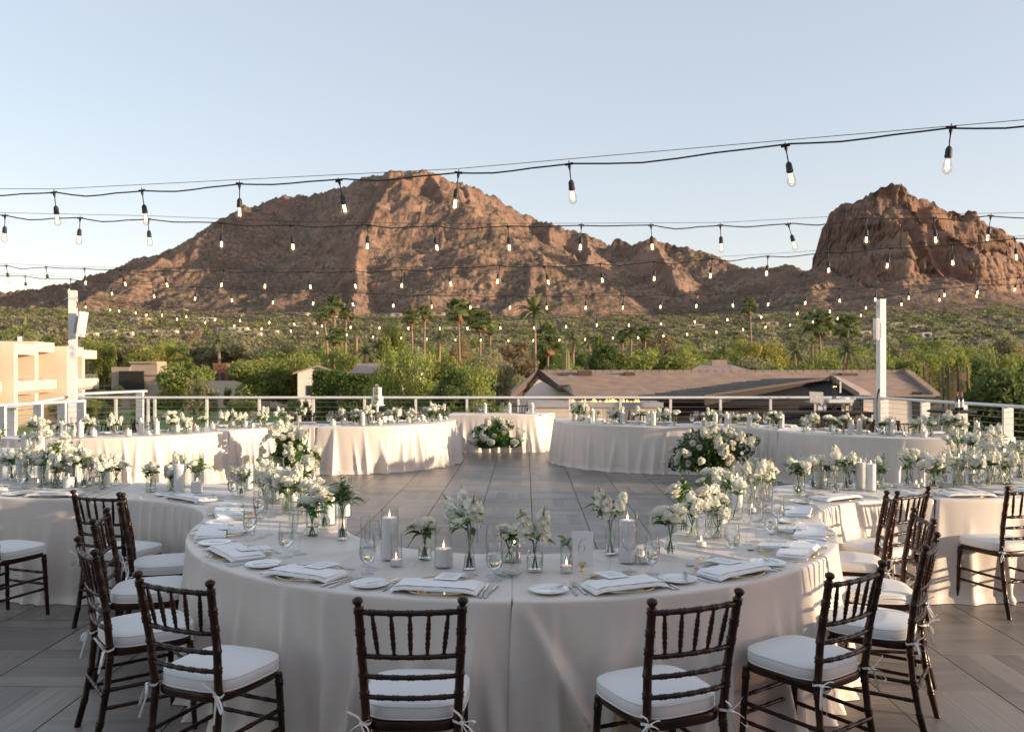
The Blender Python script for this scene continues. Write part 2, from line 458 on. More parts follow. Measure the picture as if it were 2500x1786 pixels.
def mountain_mat():
    m = bpy.data.materials.new('mountain_rock'); m.use_nodes = True
    nt = m.node_tree; N = nt.nodes; L = nt.links
    b = N['Principled BSDF']; b.inputs['Roughness'].default_value = .95; b.inputs['Specular IOR Level'].default_value = .1
    g = N.new('ShaderNodeNewGeometry')
    def noise(s, det=5, st=None):
        n = N.new('ShaderNodeTexNoise'); n.inputs['Scale'].default_value = s; n.inputs['Detail'].default_value = det; n.inputs['Roughness'].default_value = .6
        L.new(g.outputs['Position'], n.inputs['Vector']); return n.outputs['Fac']
    def ramp(f, a, c, p0, p1):
        r = N.new('ShaderNodeValToRGB'); r.color_ramp.elements[0].position = p0; r.color_ramp.elements[1].position = p1
        r.color_ramp.elements[0].color = (*a, 1); r.color_ramp.elements[1].color = (*c, 1); L.new(f, r.inputs[0]); return r.outputs[0]
    rock = ramp(noise(.018, 6), (.18, .112, .084), (.37, .25, .185), .30, .70)
    shrub = ramp(noise(.05, 4), (.105, .086, .058), (.185, .148, .10), .35, .7)
    sep = N.new('ShaderNodeSeparateXYZ'); L.new(g.outputs['Normal'], sep.inputs[0])
    ad = N.new('ShaderNodeMath'); ad.operation = 'MULTIPLY_ADD'; ad.inputs[1].default_value = .55; ad.inputs[2].default_value = -.42
    L.new(sep.outputs['Z'], ad.inputs[0])
    a2 = N.new('ShaderNodeMath'); a2.operation = 'ADD'; L.new(ad.outputs[0], a2.inputs[0]); L.new(noise(.14, 5), a2.inputs[1])
    fac = ramp(a2.outputs[0], (0, 0, 0), (1, 1, 1), .475, .60)
    px_ = N.new('ShaderNodeSeparateXYZ'); L.new(g.outputs['Position'], px_.inputs[0])
    # the butte is barer rock
    br = N.new('ShaderNodeMapRange'); br.inputs['From Min'].default_value = 380; br.inputs['From Max'].default_value = 450
    br.inputs['To Min'].default_value = 1; br.inputs['To Max'].default_value = .45
    L.new(px_.outputs['X'], br.inputs[0])
    fm = N.new('ShaderNodeMath'); fm.operation = 'MULTIPLY'; L.new(fac, fm.inputs[0]); L.new(br.outputs[0], fm.inputs[1])
    mx = N.new('ShaderNodeMix'); mx.data_type = 'RGBA'; L.new(fm.outputs[0], mx.inputs[0]); L.new(rock, mx.inputs[6]); L.new(shrub, mx.inputs[7])
    L.new(mx.outputs[2], b.inputs['Base Color'])
    mp = N.new('ShaderNodeMapping'); mp.inputs['Scale'].default_value = (1, 1, .22); L.new(g.outputs['Position'], mp.inputs[0])
    nv = N.new('ShaderNodeTexNoise'); nv.inputs['Scale'].default_value = .11; nv.inputs['Detail'].default_value = 8; nv.inputs['Roughness'].default_value = .68; nv.inputs['Distortion'].default_value = .8
    L.new(mp.outputs[0], nv.inputs['Vector'])
    hh = N.new('ShaderNodeMath'); hh.operation = 'MULTIPLY_ADD'; hh.inputs[1].default_value = 1.3; L.new(nv.outputs['Fac'], hh.inputs[0]); L.new(noise(.25, 6), hh.inputs[2])
    bp = N.new('ShaderNodeBump'); bp.inputs['Strength'].default_value = .9; bp.inputs['Distance'].default_value = 3.5
    L.new(hh.outputs[0], bp.inputs['Height']); L.new(bp.outputs[0], b.inputs['Normal'])
    return m
M_rock = mountain_mat()
struct(ob('mountain', mesh_np('mountain', V, FF, M_rock, smooth=False)))

M_soil = pm('desert_ground', (.26, .20, .145), .95, (.18, .15, .10), .06, coord='Object')
M_lawn = pm('lawn_grass', (.11, .19, .040), .9, (.16, .22, .06), .5, bump=.5, bscale=9)
M_road = pm('asphalt', (.16, .155, .15), .9, (.20, .185, .17), .3)
mb = MB()
n = 64
mb.add([(6000 * math.cos(2 * math.pi * k / n), 6000 * math.sin(2 * math.pi * k / n), GZ - .05) for k in range(n)], [tuple(range(n))])
struct(ob('ground', mb.mesh('ground', M_soil, False)))
mb = MB()
LP = [(-75, 62), (-30, 58), (-6, 60), (-4, 84), (-12, 104), (-30, 118), (-46, 124), (-62, 118)]
mb.add([(x, y, GZ + .02) for x, y in LP], [tuple(range(len(LP)))])
struct(ob('lawn', mb.mesh('lawn', M_lawn, False)))
mb = MB()
P = [(-26, 140), (-18, 112), (-8, 96), (6, 90), (40, 92)]
V = []
for (x, y) in P: V += [(x, y - 3.5, GZ + .04), (x, y + 3.5, GZ + .04)]
mb.add(V, [(2 * i, 2 * i + 2, 2 * i + 3, 2 * i + 1) for i in range(len(P) - 1)])
struct(ob('road', mb.mesh('road', M_road, False)))

# ------------------------------------------------------------------ foliage
def leaf_quads(rng, C, size, n_up=.3, asp=.55):
    """one two-sided bent leaf quad at each centre in C"""
    n = len(C)
    a = rng.normal(size=(n, 3)); a[:, 2] += n_up; a /= np.linalg.norm(a, axis=1)[:, None]
    b = np.cross(a, rng.normal(size=(n, 3))); b /= np.linalg.norm(b, axis=1)[:, None]
    s = size * rng.uniform(.6, 1.35, size=(n, 1))
    Vq = np.stack([C - a * s, C + b * s * asp, C + a * s, C - b * s * asp], 1).reshape(-1, 3)
    Fq = np.arange(4 * n).reshape(-1, 4)
    return Vq, Fq
def crown_pts(rng, n, rad, lobes=22, flat=.75, hole=.25):
    """points in clumps through a crown of radius rad (x, y, z), denser on the skin of each clump"""
    c = rng.normal(size=(lobes, 3)); c /= np.linalg.norm(c, axis=1)[:, None]
    c *= rng.uniform(.25, .85, size=(lobes, 1)); c[:, 2] = np.where(c[:, 2] < -.35, c[:, 2] * .5, c[:, 2])
    lr = rng.uniform(.22, .40, size=lobes)
    k = rng.integers(0, lobes, n)
    v = rng.normal(size=(n, 3)); v /= np.linalg.norm(v, axis=1)[:, None]
    r = lr[k][:, None] * (1 - rng.uniform(0, 1, size=(n, 1)) ** 2 * .6)
    return (c[k] + v * r * np.array([1, 1, flat])) * np.array(rad)
def foliage_mat(name, c, c2, trl=.40, scale=.9, rnd=.12):
    return pm(name, c, .75, c2, scale, 3, spec=.2, trl=trl, rnd=rnd)
M_fol = [foliage_mat('foliage_mid', (.185, .235, .065), (.27, .30, .09)), foliage_mat('foliage_light', (.25, .30, .075), (.34, .37, .115)), foliage_mat('foliage_dark', (.080, .125, .036), (.14, .18, .06)),
         foliage_mat('foliage_olive', (.27, .265, .145), (.37, .345, .20)), foliage_mat('foliage_yellow', (.31, .30, .07), (.38, .35, .11)), foliage_mat('foliage_brown', (.25, .205, .12), (.33, .27, .16))]
M_scrub = [foliage_mat('scrub_olive', (.225, .215, .125), (.31, .285, .18)), foliage_mat('scrub_sage', (.20, .205, .13), (.28, .27, .18))]
M_bark = pm('bark', (.17, .12, .08), .9, (.24, .18, .12), 3, stretch=(1, 1, .3))
M_palmtrunk = pm('palm_trunk', (.22, .15, .10), .9, (.30, .21, .14), 2, stretch=(1, 1, 5))
M_palm = pm('palm_leaf', (.13, .17, .045), .5, (.19, .22, .07), .8, trl=.2, rnd=.15)
M_datepalm = pm('date_palm_leaf', (.18, .21, .09), .5, (.25, .26, .12), .8, trl=.2, rnd=.15)
M_dead = pm('dead_frond', (.30, .19, .09), .9, (.22, .13, .06), 2)

CROWNS = {}
def crown_mesh(kind, variant):
    key = (kind, variant)
    if key in CROWNS: return CROWNS[key]
    rng = np.random.default_rng(100 + variant * 7 + kind)
    pts = crown_pts(rng, 7500, (1, 1, 1), 24 + 4 * variant)
    V, F = leaf_quads(rng, pts, .046)
    CROWNS[key] = mesh_np('crown', V, F, M_fol[kind], False)
    return CROWNS[key]
def weeping_mesh():
    if 'weep' in CROWNS: return CROWNS['weep']
    rng = np.random.default_rng(5)
    pts = crown_pts(rng, 2600, (1, 1, .9), 26)
    k = 5
    P = np.repeat(pts, k, 0) + np.tile(np.linspace(0, 1, k), len(pts))[:, None] * np.array([0, 0, -.24]) + rng.normal(size=(len(pts) * k, 3)) * .02
    V, F = leaf_quads(rng, P, .040, -2.2, .40)
    CROWNS['weep'] = mesh_np('crown', V, F, M_fol[1], False)
    return CROWNS['weep']
TRUNK = {}
def trunk_mesh(v):
    if v in TRUNK: return TRUNK[v]
    rnd = random.Random(v); mb = MB()
    mb.tube([(0, 0, -.1), (.02, .01, .35), (.03 * rnd.uniform(-1, 1), .03, .6)], [.05, .04, .03], 7)
    for k in range(6):
        a = k * 1.05 + rnd.uniform(-.3, .3); l = rnd.uniform(.45, .75)
        mb.tube([(0.02, 0, .35 + .05 * (k % 3)), (.3 * l * math.cos(a), .3 * l * math.sin(a), .62), (l * math.cos(a), l * math.sin(a), .98)], [.028, .018, .006], 5)
    TRUNK[v] = mb.mesh('trunk', M_bark)
    return TRUNK[v]

def tree(x, ytop, w, d, kind, name='desert_tree', desc='', place='', var=0, weep=False, bare=0.0, zb=None, cat='tree'):
    """tree whose crown top is at pixel (x, ytop), w px wide, at distance d"""
    p = at(x, ytop, d); r = w / 2 * d / F_PX * 1.22
    z0 = float(height([p.x], [p.y], False)[0]) if zb is None else zb
    h = p.z - z0
    t = ob(name, None, None, (p.x, p.y, z0))
    ch = h * (.56 - bare / 2)
    c = ob('crown', weeping_mesh() if weep else crown_mesh(kind, var % 3), t, (0, 0, h - ch), rz=var * 1.3 + x, sc=(r * 1.05, r * 1.05, ch * 1.05))
    tk = ob('trunk', trunk_mesh(var % 4), t, (0, 0, 0), rz=x, sc=(r * .8, r * .8, (h - ch) * 1.1))
    reg(t, cat, desc, place, 'trees beyond the terrace')
    return t

# the suburb's low scrub that nobody could count: one mesh of many small clumps
rng = np.random.default_rng(3)
bp = crown_pts(rng, 62, (1, 1, .8), 6)
nb = 5600
u = rng.uniform(0, 1, nb)
dd = np.sqrt(u * (1010 ** 2 - 205 ** 2) + 205 ** 2)
ax = rng.uniform(-330, 2830, nb)
keep = np.ones(nb, bool)
bx = (ax - CX) / F_PX * dd; bz = height(bx, dd, False)
slope_up = bz - base_z(bx, dd)
keep &= (slope_up < 25) & (rng.uniform(size=nb) > np.clip((dd - 650) / 700, 0, .6))
bx, by, bz = bx[keep], dd[keep], bz[keep]
nb = len(bx)
sz = rng.uniform(1.5, 4.8, nb) * np.where(by < 420, 1.15, 1.0)
for kind in range(4):
    sel = np.arange(nb)[np.arange(nb) % 4 == kind]
    P = []
    for i in sel:
        q = bp * sz[i] * np.array([1.25, 1.25, 1.0]); a = rng.uniform(0, 6.28); ca, sa = math.cos(a), math.sin(a)
        q = np.stack([q[:, 0] * ca - q[:, 1] * sa, q[:, 0] * sa + q[:, 1] * ca, q[:, 2]], 1) + np.array([bx[i], by[i], bz[i] + sz[i] * .65])
        P.append(q)
    P = np.concatenate(P)
    V, F = leaf_quads(rng, P, .80, .4, .7)
    stuff(ob('scrub_woodland', mesh_np('scrub_woodland', V, F, [M_scrub[0], M_fol[0], M_scrub[1], M_fol[3]][kind], False)))
# sparse scrub on the lower slopes
nb = 3800
dd = rng.uniform(850, 1400, nb); ax = rng.uniform(-330, 2830, nb); bx = (ax - CX) / F_PX * dd
bz = height(bx, dd)
P = np.repeat(np.stack([bx, dd, bz], 1), 7, 0) + rng.normal(size=(nb * 7, 3)) * np.array([.9, .9, .6]) + np.array([0, 0, .7])
V, F = leaf_quads(rng, P, .6, .4, .7)
stuff(ob('slope_scrub', mesh_np('slope_scrub', V, F, M_scrub[0], False)))

# ------------------------------------------------------------------ trees one can tell apart
TREES = [  # x, top y, width, distance, kind, variant, weeping, description
    (446, 884, 125, 100, 0, 0, 0, 'broad mesquite tree in front of the flat-roofed garage house'),
    (492, 908, 70, 96, 3, 1, 0, 'small olive tree at the right foot of the mesquite'),
    (628, 872, 135, 118, 0, 1, 0, 'green palo verde tree left of the white gabled house'),
    (706, 880, 90, 122, 4, 2, 0, 'yellow-green tree beside the white gabled house'),
    (1012, 842, 190, 80, 1, 0, 1, 'large weeping pale green tree right of the hedge'),
    (1160, 876, 165, 76, 0, 2, 1, 'weeping tree in front of the tiled roof gable'),
    (1100, 892, 110, 72, 2, 1, 0, 'dark tree below the weeping trees by the railing'),
    (1215, 850, 100, 95, 3, 0, 0, 'olive tree left of the tall date palm'),
    (1467, 824, 104, 96, 2, 2, 0, 'dark round tree just behind the tiled roof'),
    (1375, 868, 100, 92, 1, 1, 0, 'bright green tree behind the saguaro cactus'),
    (1600, 842, 175, 110, 1, 2, 0, 'broad bright green tree behind the tiled roof'),
    (1705, 866, 90, 112, 1, 0, 0, 'low light green tree right of the broad one'),
    (1838, 800, 120, 170, 4, 1, 0, 'tall yellow-green tree behind the thin palm'),
    (1900, 852, 110, 105, 0, 0, 0, 'bushy green tree behind the thin palm'),
    (1960, 872, 120, 98, 2, 1, 0, 'dark bushy tree below the two right palms'),
    (2035, 862, 120, 102, 0, 2, 0, 'green bushy tree between the two right palms'),
    (2110, 872, 70, 100, 3, 0, 0, 'olive bush left of the right white pole'),
    (2195, 856, 110, 88, 0, 1, 0, 'dark green tree right of the right white pole'),
    (2262, 838, 110, 120, 1, 2, 0, 'light green tree behind the golf netting'),
    (2330, 842, 80, 122, 1, 0, 0, 'rounded light green tree right of the netting'),
    (2470, 830, 260, 55, 2, 1, 0, 'big dark tree at the right edge'),
    (2412, 846, 120, 62, 0, 2, 0, 'sunlit tree left of the big dark tree'),
    (560, 812, 200, 240, 3, 0, 0, 'wide olive mesquite grove tree in the middle distance'),
    (690, 818, 130, 230, 3, 2, 0, 'dusty olive tree left of the palm cluster'),
    (950, 768, 78, 215, 5, 1, 1, 'tall brownish eucalyptus between the palms'),
    (370, 852, 120, 190, 0, 1, 0, 'round green tree left of the mesquite grove'),
    (1130, 826, 70, 180, 5, 0, 0, 'brown-green tree behind the weeping trees'),
    (480, 800, 70, 300, 5, 2, 0, 'slender brown-green tree among the white houses'),
    (255, 835, 60, 200, 0, 2, 0, 'dark green tree behind the beige apartment block'),
    (20, 800, 130, 240, 0, 0, 0, 'green tree above the beige apartment block roof'),
    (150, 965, 50, 92, 0, 1, 0, 'green shrub tree at the foot of the beige block'),
    (262, 930, 60, 110, 2, 2, 0, 'dark courtyard tree beside the garage house'),
]
for i, (x, yt, w, d, k, v, wp, ds_) in enumerate(TREES):
    tree(x, yt, w, d, k, 'desert_tree', ds_, '', v + i, bool(wp))

# the belt of trees between the terrace and the slopes
frnd = random.Random(77)
for i in range(58):
    x = -60 + 2640 * (i + frnd.uniform(-.4, .4)) / 57
    far = x < 600 or i % 2 == 0
    d = frnd.uniform(185, 300) if far else frnd.uniform(115, 180)
    tree(x, frnd.uniform(838, 862) if not far else frnd.uniform(806, 842), frnd.uniform(80, 150), d, frnd.choice([0, 0, 1, 1, 3, 3, 4, 2, 5]), 'desert_tree', 'rounded desert tree in the green belt beyond the terrace', '', i, i % 7 == 3)

# hedge clipped square, and low round shrubs by the lawn
def hedge(x0, x1, ytop, d, depth, desc):
    a, b = at(x0, ytop, d), at(x1, ytop, d)
    h = a.z - GZ; w = b.x - a.x
    rg = np.random.default_rng(int(x0))
    n = 5200
    p = rg.uniform(-.5, .5, size=(n, 3)); f = rg.integers(0, 3, n); sgn = rg.choice([-1, 1], n)
    for q in range(3):
        m = f == q
        p[m, q] = .5 * sgn[m] * rg.uniform(.9, 1.03, m.sum())
    p *= np.array([w, depth, h]); p[:, 2] += h / 2
    p += rg.normal(size=p.shape) * .10
    V, F = leaf_quads(rg, p, .17)
    o = ob('hedge', mesh_np('hedge', V, F, M_fol[2], False), None, ((a.x + b.x) / 2, d + depth / 2, GZ))
    mbx = MB(); mbx.box((0, 0, h / 2), (w * .94, depth * .9, h * .95))
    ob('hedge_core', mbx.mesh('hedge_core', M_fol[2], False), o)
    reg(o, 'hedge', desc)
hedge(762, 830, 908, 96, 3, 'dark clipped hedge, taller left block below the white house')
hedge(822, 935, 918, 90, 3, 'dark clipped hedge, long right block behind the cake')
SHR = [(590, 975, 90, 90), (720, 968, 40, 84), (745, 970, 44, 82), (350, 972, 60, 98), (225, 972, 55, 95), (255, 975, 40, 93), (555, 945, 22, 122), (582, 942, 16, 122), (606, 940, 22, 122), (1490, 955, 30, 100)]
for i, (x, yt, w, d) in enumerate(SHR):
    p = at(x, yt, d); r = w / 2 * d / F_PX; h = max(p.z - GZ, .9)
    t = ob('shrub', crown_mesh(i % 3, i % 3), None, (p.x, d, GZ + h * .45), rz=i, sc=(r, r, h * .6))
    reg(t, 'shrub', 'low rounded shrub beyond the railing', '', 'low shrubs around the lawn')

# ------------------------------------------------------------------ palms
def fan_frond(mb, a, el, l, rnd):
    ca, sa = math.cos(a), math.sin(a)
    def P(r, z, s=0): return Vector((ca * r - sa * s, sa * r + ca * s, z))
    z1, r1 = l * .5 * math.sin(el), l * .5 * math.cos(el)
    mb.tube([P(0, 0), P(r1, z1)], [.03, .02], 3, False)
    nseg = 7
    for k in range(nseg):
        th = (k - (nseg - 1) / 2) * .33
        ll = l * .62 * (1 - .12 * abs(k - 3) / 3)
        d = Vector((math.cos(el) * math.cos(th), math.sin(th), math.sin(el) * math.cos(th)))
        d1 = Vector((ca * d.x - sa * d.y, sa * d.x + ca * d.y, d.z))
        o = P(r1, z1); m_ = o + d1 * ll * .6; e = o + d1 * ll + Vector((0, 0, -.35 * ll))
        w = Vector((-sa, ca, 0)) * math.cos(th) * .11 * l + Vector((0, 0, .06 * l)) * math.sin(th)
        mb.add([o - w * .3, o + w * .3, m_ + w, m_ - w, e], [(0, 1, 2, 3), (3, 2, 4)])
def date_frond(mb, a, el, l, rnd, nl=16):
    ca, sa = math.cos(a), math.sin(a)
    pts = []
    for i in range(8):
        t = i / 7; r = l * t * math.cos(el) * (1 - .1 * t); z = l * (math.sin(el) * t - .55 * t * t * math.cos(el))
        pts.append(Vector((ca * r, sa * r, z)))
    mb.tube(pts, [.04 - .03 * i / 7 for i in range(8)], 3, False)
    for i in range(nl):
        t = .18 + .82 * i / nl; k = min(int(t * 7), 6); f = t * 7 - k
        o = pts[k].lerp(pts[k + 1], f); tg = (pts[k + 1] - pts[k]).normalized()
        for s in (-1, 1):
            sd = Vector((-sa, ca, 0)) * s
            ll = l * .20 * (1 - .5 * t)
            e = o + (sd * .8 + tg * .7 + Vector((0, 0, -.1 if el < .4 else .15))).normalized() * ll
            w = tg * .022 * l
            mb.add([o - w, o + w, e], [(0, 1, 2)])
PALM = {}
def palm_meshes(kind, v):
    if (kind, v) in PALM: return PALM[(kind, v)]
    rnd = random.Random(v * 13 + (7 if kind == 'fan' else 1))
    a, b = MB(), MB()
    if kind == 'fan':
        for k in range(46):
            el = R(rnd.uniform(-30, 85)); fan_frond(a, k * 2.4 + rnd.uniform(-.2, .2), el, rnd.uniform(.8, 1.05), rnd)
        for k in range(24): fan_frond(b, k * 2.4, R(rnd.uniform(-82, -45)), rnd.uniform(.55, .95), rnd)
        r = (a.mesh('crown', M_palm, False), b.mesh('dead_skirt', M_dead, False))
    else:
        for k in range(44):
            el = R(rnd.uniform(-25, 80)); date_frond(a, k * 2.4 + rnd.uniform(-.2, .2), el, rnd.uniform(.85, 1.1), rnd)
        for k in range(7): date_frond(b, k * .9, R(-55), .55, rnd)
        r = (a.mesh('crown', M_datepalm, False), b.mesh('dead_skirt', M_dead, False))
    PALM[(kind, v)] = r
    return r
DATE_FROND = []
for v in range(3):
    m_ = MB(); date_frond(m_, 0, R([62, 30, 2][v]), 1.0, random, 22); DATE_FROND.append(m_.mesh('frond', M_datepalm, False))
PALMS = [  # crown x, y, radius px, trunk foot x, distance factor (1 = fan palm radius 1.8 m), kind
    (790, 768, 22, 806, 'fan'), (817, 747, 23, 815, 'fan'), (845, 766, 17, 842, 'fan'), (823, 822, 24, 829, 'fan'), (869, 809, 18, 871, 'date'), (892, 862, 38, 890, 'date'),
    (1004, 774, 22, 1009, 'fan'), (1037, 766, 19, 1035, 'fan'), (1119, 760, 30, 1123, 'fan'), (1173, 783, 29, 1171, 'fan'), (1197, 806, 14, 1196, 'fan'), (1073, 826, 27, 1072, 'date'),
    (1304, 762, 62, 1308, 'big'), (1338, 832, 38, 1337, 'fan'), (1399, 830, 26, 1398, 'date'), (1440, 832, 28, 1439, 'date'), (1519, 822, 16, 1521, 'fan'), (1541, 811, 17, 1540, 'fan'), (1575, 816, 20, 1574, 'fan'),
    (1830, 749, 21, 1836, 'fan'), (1767, 866, 28, 1767, 'date'), (1693, 866, 14, 1693, 'date'), (1817, 866, 15, 1816, 'date'), (1999, 790, 34, 2007, 'fan'), (2067, 800, 32, 2057, 'fan'),
    (1982, 836, 22, 1984, 'date'), (1942, 858, 30, 1941, 'date'), (2068, 858, 44, 2066, 'date'), (2288, 838, 13, 2288, 'fan'), (56, 818, 38, 57, 'date'), (535, 832, 26, 535, 'date'), (1128, 836, 18, 1128, 'date'), (726, 842, 20, 727, 'date')]
for i, (x, y, r, xf, kind) in enumerate(PALMS):
    rad = 1.9 if kind == 'fan' else 2.4
    d = min(rad * F_PX / r, 240) if kind != 'big' else 100
    rad = r * d / F_PX
    p = at(x, y, d); z0 = float(height([p.x], [p.y], False)[0])
    foot = at(xf, 900, d).x
    t = ob('palm_tree', None, None, (foot, d, z0))
    top = Vector((p.x - foot, 0, p.z - z0))
    mb = MB(); tr = max(.14, .0017 * d * (.9 if kind == 'fan' else 1.3))
    H = top.z
    mb.tube([(0, 0, -.5), (top.x * .15, 0, H * .3), (top.x * .55, 0, H * .68), (top.x, 0, H)], [tr * 1.25, tr, tr * .85, tr * .8], 8)
    ob('trunk', mb.mesh('trunk', M_palmtrunk), t)
    if kind == 'big':
        for k in range(46):
            m_ = DATE_FROND[k % 3]
            ob('frond', m_, t, top, rot=(0, R(random.Random(k).uniform(-14, 14)), k * 2.4), sc=rad * random.Random(k + 9).uniform(.85, 1.12))
        desc = 'tall feathery date palm standing left of the tiled roof'
    else:
        a, b = palm_meshes(kind, i % 3)
        ob('crown', a, t, top, rz=i, sc=rad * 1.28); ob('dead_skirt', b, t, top - Vector((0, 0, .1 * rad)), rz=i, sc=rad * .9)
        desc = 'fan palm with a shaggy dead skirt beyond the terrace' if kind == 'fan' else 'date palm with pale arching fronds beyond the terrace'
    reg(t, 'palm tree', desc, '', 'palms beyond the terrace')
# saguaro
p = at(1382, 853, 88)
mb = MB(); h = p.z - GZ
mb.lathe([(.30, 0), (.36, 1.5), (.36, h - .5), (.30, h - .2), (.15, h - .04), (0, h)], 24, rib=.09, nr=12)
reg(ob('saguaro_cactus', mb.mesh('saguaro_cactus', M_fol[3]), None, (p.x, 88, GZ)), 'cactus', 'single columnar saguaro rising behind the tiled roof')
# ------------------------------------------------------------------ houses
M_stucco = pm('stucco_white', (.74, .69, .62), .9, (.66, .61, .55), .5, bump=.2, bscale=8)
M_beige = pm('stucco_beige', (.68, .56, .44), .9, (.63, .52, .41), .4, bump=.25, bscale=6)
M_beige2 = pm('stucco_pale', (.74, .63, .51), .9, (.70, .59, .48), .4, bump=.25, bscale=6)
M_hill = pm('stucco_hill', (.60, .53, .45), .9, (.52, .45, .38), .4)
M_beige_shade = pm('stucco_beige_shaded', (.42, .34, .27), .9, (.37, .30, .24), .4)  # beige stucco darkened: the garage house's shade put into its colour
M_hotel = pm('stucco_grey', (.52, .51, .50), .9, (.48, .47, .46), .4)
M_redst = pm('stucco_rust', (.30, .13, .08), .9, (.25, .11, .07), .4)
M_pane = pm('window_pane', (.03, .035, .04), .08, spec=.8)
M_dark = pm('dark_opening', (.02, .018, .016), .7)
M_roofgrey = pm('flat_roof', (.40, .36, .32), .9)

def house(desc, x, y, w, d, wall=M_stucco, boxes=None, group='houses on the hillside', name='house', win=True):
    """flat-roofed desert house: y is the roof line, w the width in px, d the distance"""
    if name == 'house' and d > 150:      # set it where the line of sight comes down to the slope
        q = np.linspace(260, 1650, 700); gz_ = height((x - CX) / F_PX * q, q, False)
        hit = np.nonzero(CAMZ + (CY - y) / F_PX * q < gz_ + 3.6)[0]
        d = float(q[hit[0]]) if len(hit) else d
    p = at(x, y, d); W = w * d / F_PX
    z0 = float(height([p.x], [p.y], False)[0]) - .6; z0 = min(z0, p.z - 2.6)
    t = ob(name, None, None, (p.x, d, z0))
    H = p.z - z0
    rnd = random.Random(int(x * 7 + y))
    bl = boxes or [(-.28, .48, .86), (.2, .62, 1.0), (.05, .95, .62)]
    for (cx_, ww, hh) in bl:
        mb = MB(); dep = W * rnd.uniform(.35, .5); h = H * hh
        mb.box((cx_ * W, dep / 2 + rnd.uniform(0, .1) * W, h / 2), (ww * W, dep, h))
        wl = ob('wall', mb.mesh('wall', wall, False), t)
        mb = MB(); mb.box((cx_ * W, dep / 2 + .02 * W, h + .12), (ww * W * 1.03, dep * 1.05, .24)); ob('roof', mb.mesh('roof', M_roofgrey if rnd.random() < .4 else wall, False), t)
        nw = max(1, int(ww * w / 14)) if win else 0
        for k in range(nw):
            mb = MB(); wx = (cx_ - ww / 2 + ww * (k + .5) / nw) * W
            mb.box((wx, -.02, h * .72), (ww * W / nw * .45, .12, min(1.3, h * .30))); ob('window', mb.mesh('window', M_pane, False), t)
    reg(t, 'house', desc, '', group)
HS = [(215, 812, 36, 640), (262, 806, 34, 640), (306, 810, 30, 620), (358, 806, 42, 620), (404, 806, 46, 600), (455, 826, 34, 520), (470, 808, 34, 640), (565, 799, 70, 640), (612, 812, 44, 560), (648, 806, 52, 600), (706, 763, 82, 820),
      (741, 729, 44, 900), (735, 787, 60, 740), (490, 775, 60, 780), (960, 765, 42, 820), (1062, 762, 44, 830), (1152, 744, 34, 900), (1272, 781, 30, 780), (1150, 796, 40, 640), (1100, 798, 40, 640), (1650, 846, 60, 420), (1540, 848, 60, 430),
      (1856, 768, 40, 860), (1880, 786, 42, 760), (2030, 808, 30, 640), (2190, 788, 28, 820), (2240, 794, 34, 800), (2256, 812, 38, 640), (2312, 818, 58, 600), (2450, 826, 80, 420), (340, 776, 44, 800), (420, 755, 60, 880), (225, 838, 90, 380), (800, 772, 40, 800), (2110, 808, 36, 660), (1700, 792, 40, 760)]
for i, (x, y, w, d) in enumerate(HS):
    house('small white flat-roofed house on the hillside' if i % 4 else 'low tan flat-roofed house on the hillside', x, y, w, d, M_hill if i % 4 else M_beige)
house('flat-roofed house with a wide dark garage opening', 335, 893, 130, 125, M_beige_shade, [(-.32, .34, .94), (.12, .86, .80), (.1, .5, 1.06)], 'houses beyond the lawn', 'house', False)
g = at(320, 912, 124.6); mb = MB(); mb.box((0, 0, 0), (60 * 125 / F_PX, .3, 2.6)); o = bpy.data.objects[[q for q in bpy.data.objects.keys() if q.startswith('house')][-1]]
garage = ob('garage_opening', mb.mesh('garage_opening', M_dark, False), o); garage.location = (g.x - o.location.x, -.25, g.z - o.location.z - .9)
house('rust-red cubic house with a low garden wall', 545, 888, 60, 135, M_redst, [(-.15, .55, .98), (.28, .40, .88)], 'houses beyond the lawn')
mb = MB(); a, b = at(475, 929, 126), at(660, 929, 126)
mb.box((0, 0, (a.z - GZ) / 2), (b.x - a.x, .3, a.z - GZ)); reg(ob('garden_wall', mb.mesh('garden_wall', M_beige, False), None, ((a.x + b.x) / 2, 126, GZ)), 'wall', 'low tan garden wall in front of the rust-red house')

def gable_house(desc, x0, x1, yr, ye, d, depth, rz, group):
    a, b = at(x0, ye, d), at(x1, ye, d); W = b.x - a.x
    zr = at(x0, yr, d).z - GZ; ze = a.z - GZ
    t = ob('house', None, None, ((a.x + b.x) / 2, d, GZ), rz=rz)
    mb = MB(); mb.add([(-W / 2, 0, 0), (W / 2, 0, 0), (W / 2, 0, ze), (0, 0, zr), (-W / 2, 0, ze), (-W / 2, depth, 0), (W / 2, depth, 0), (W / 2, depth, ze), (0, depth, zr), (-W / 2, depth, ze)],
                      [(0, 1, 2, 3, 4), (9, 8, 7, 6, 5), (1, 6, 7, 2), (5, 0, 4, 9)])
    ob('wall', mb.mesh('wall', M_stucco, False), t)
    mb = MB()
    for s in (-1, 1):
        e = Vector((s * (W / 2 + .6), 0, ze - .6 * (zr - ze) / (W / 2))); r_ = Vector((0, 0, zr + .12)); e.z += .12
        mb.add([(e.x, -.6, e.z), (0, -.6, r_.z), (0, depth, r_.z), (e.x, depth, e.z), (e.x, -.6, e.z - .22), (0, -.6, r_.z - .22), (0, depth, r_.z - .22), (e.x, depth, e.z - .22)],
               [(0, 1, 2, 3), (7, 6, 5, 4), (4, 5, 1, 0), (0, 3, 7, 4)])
    ob('roof', mb.mesh('roof', M_tile, False), t)
    mb = MB(); mb.box((-W * .2, -.03, ze * .55), (W * .16, .1, 1.3)); ob('window', mb.mesh('window', M_pane, False), t)
    reg(t, 'house', desc, '', group)
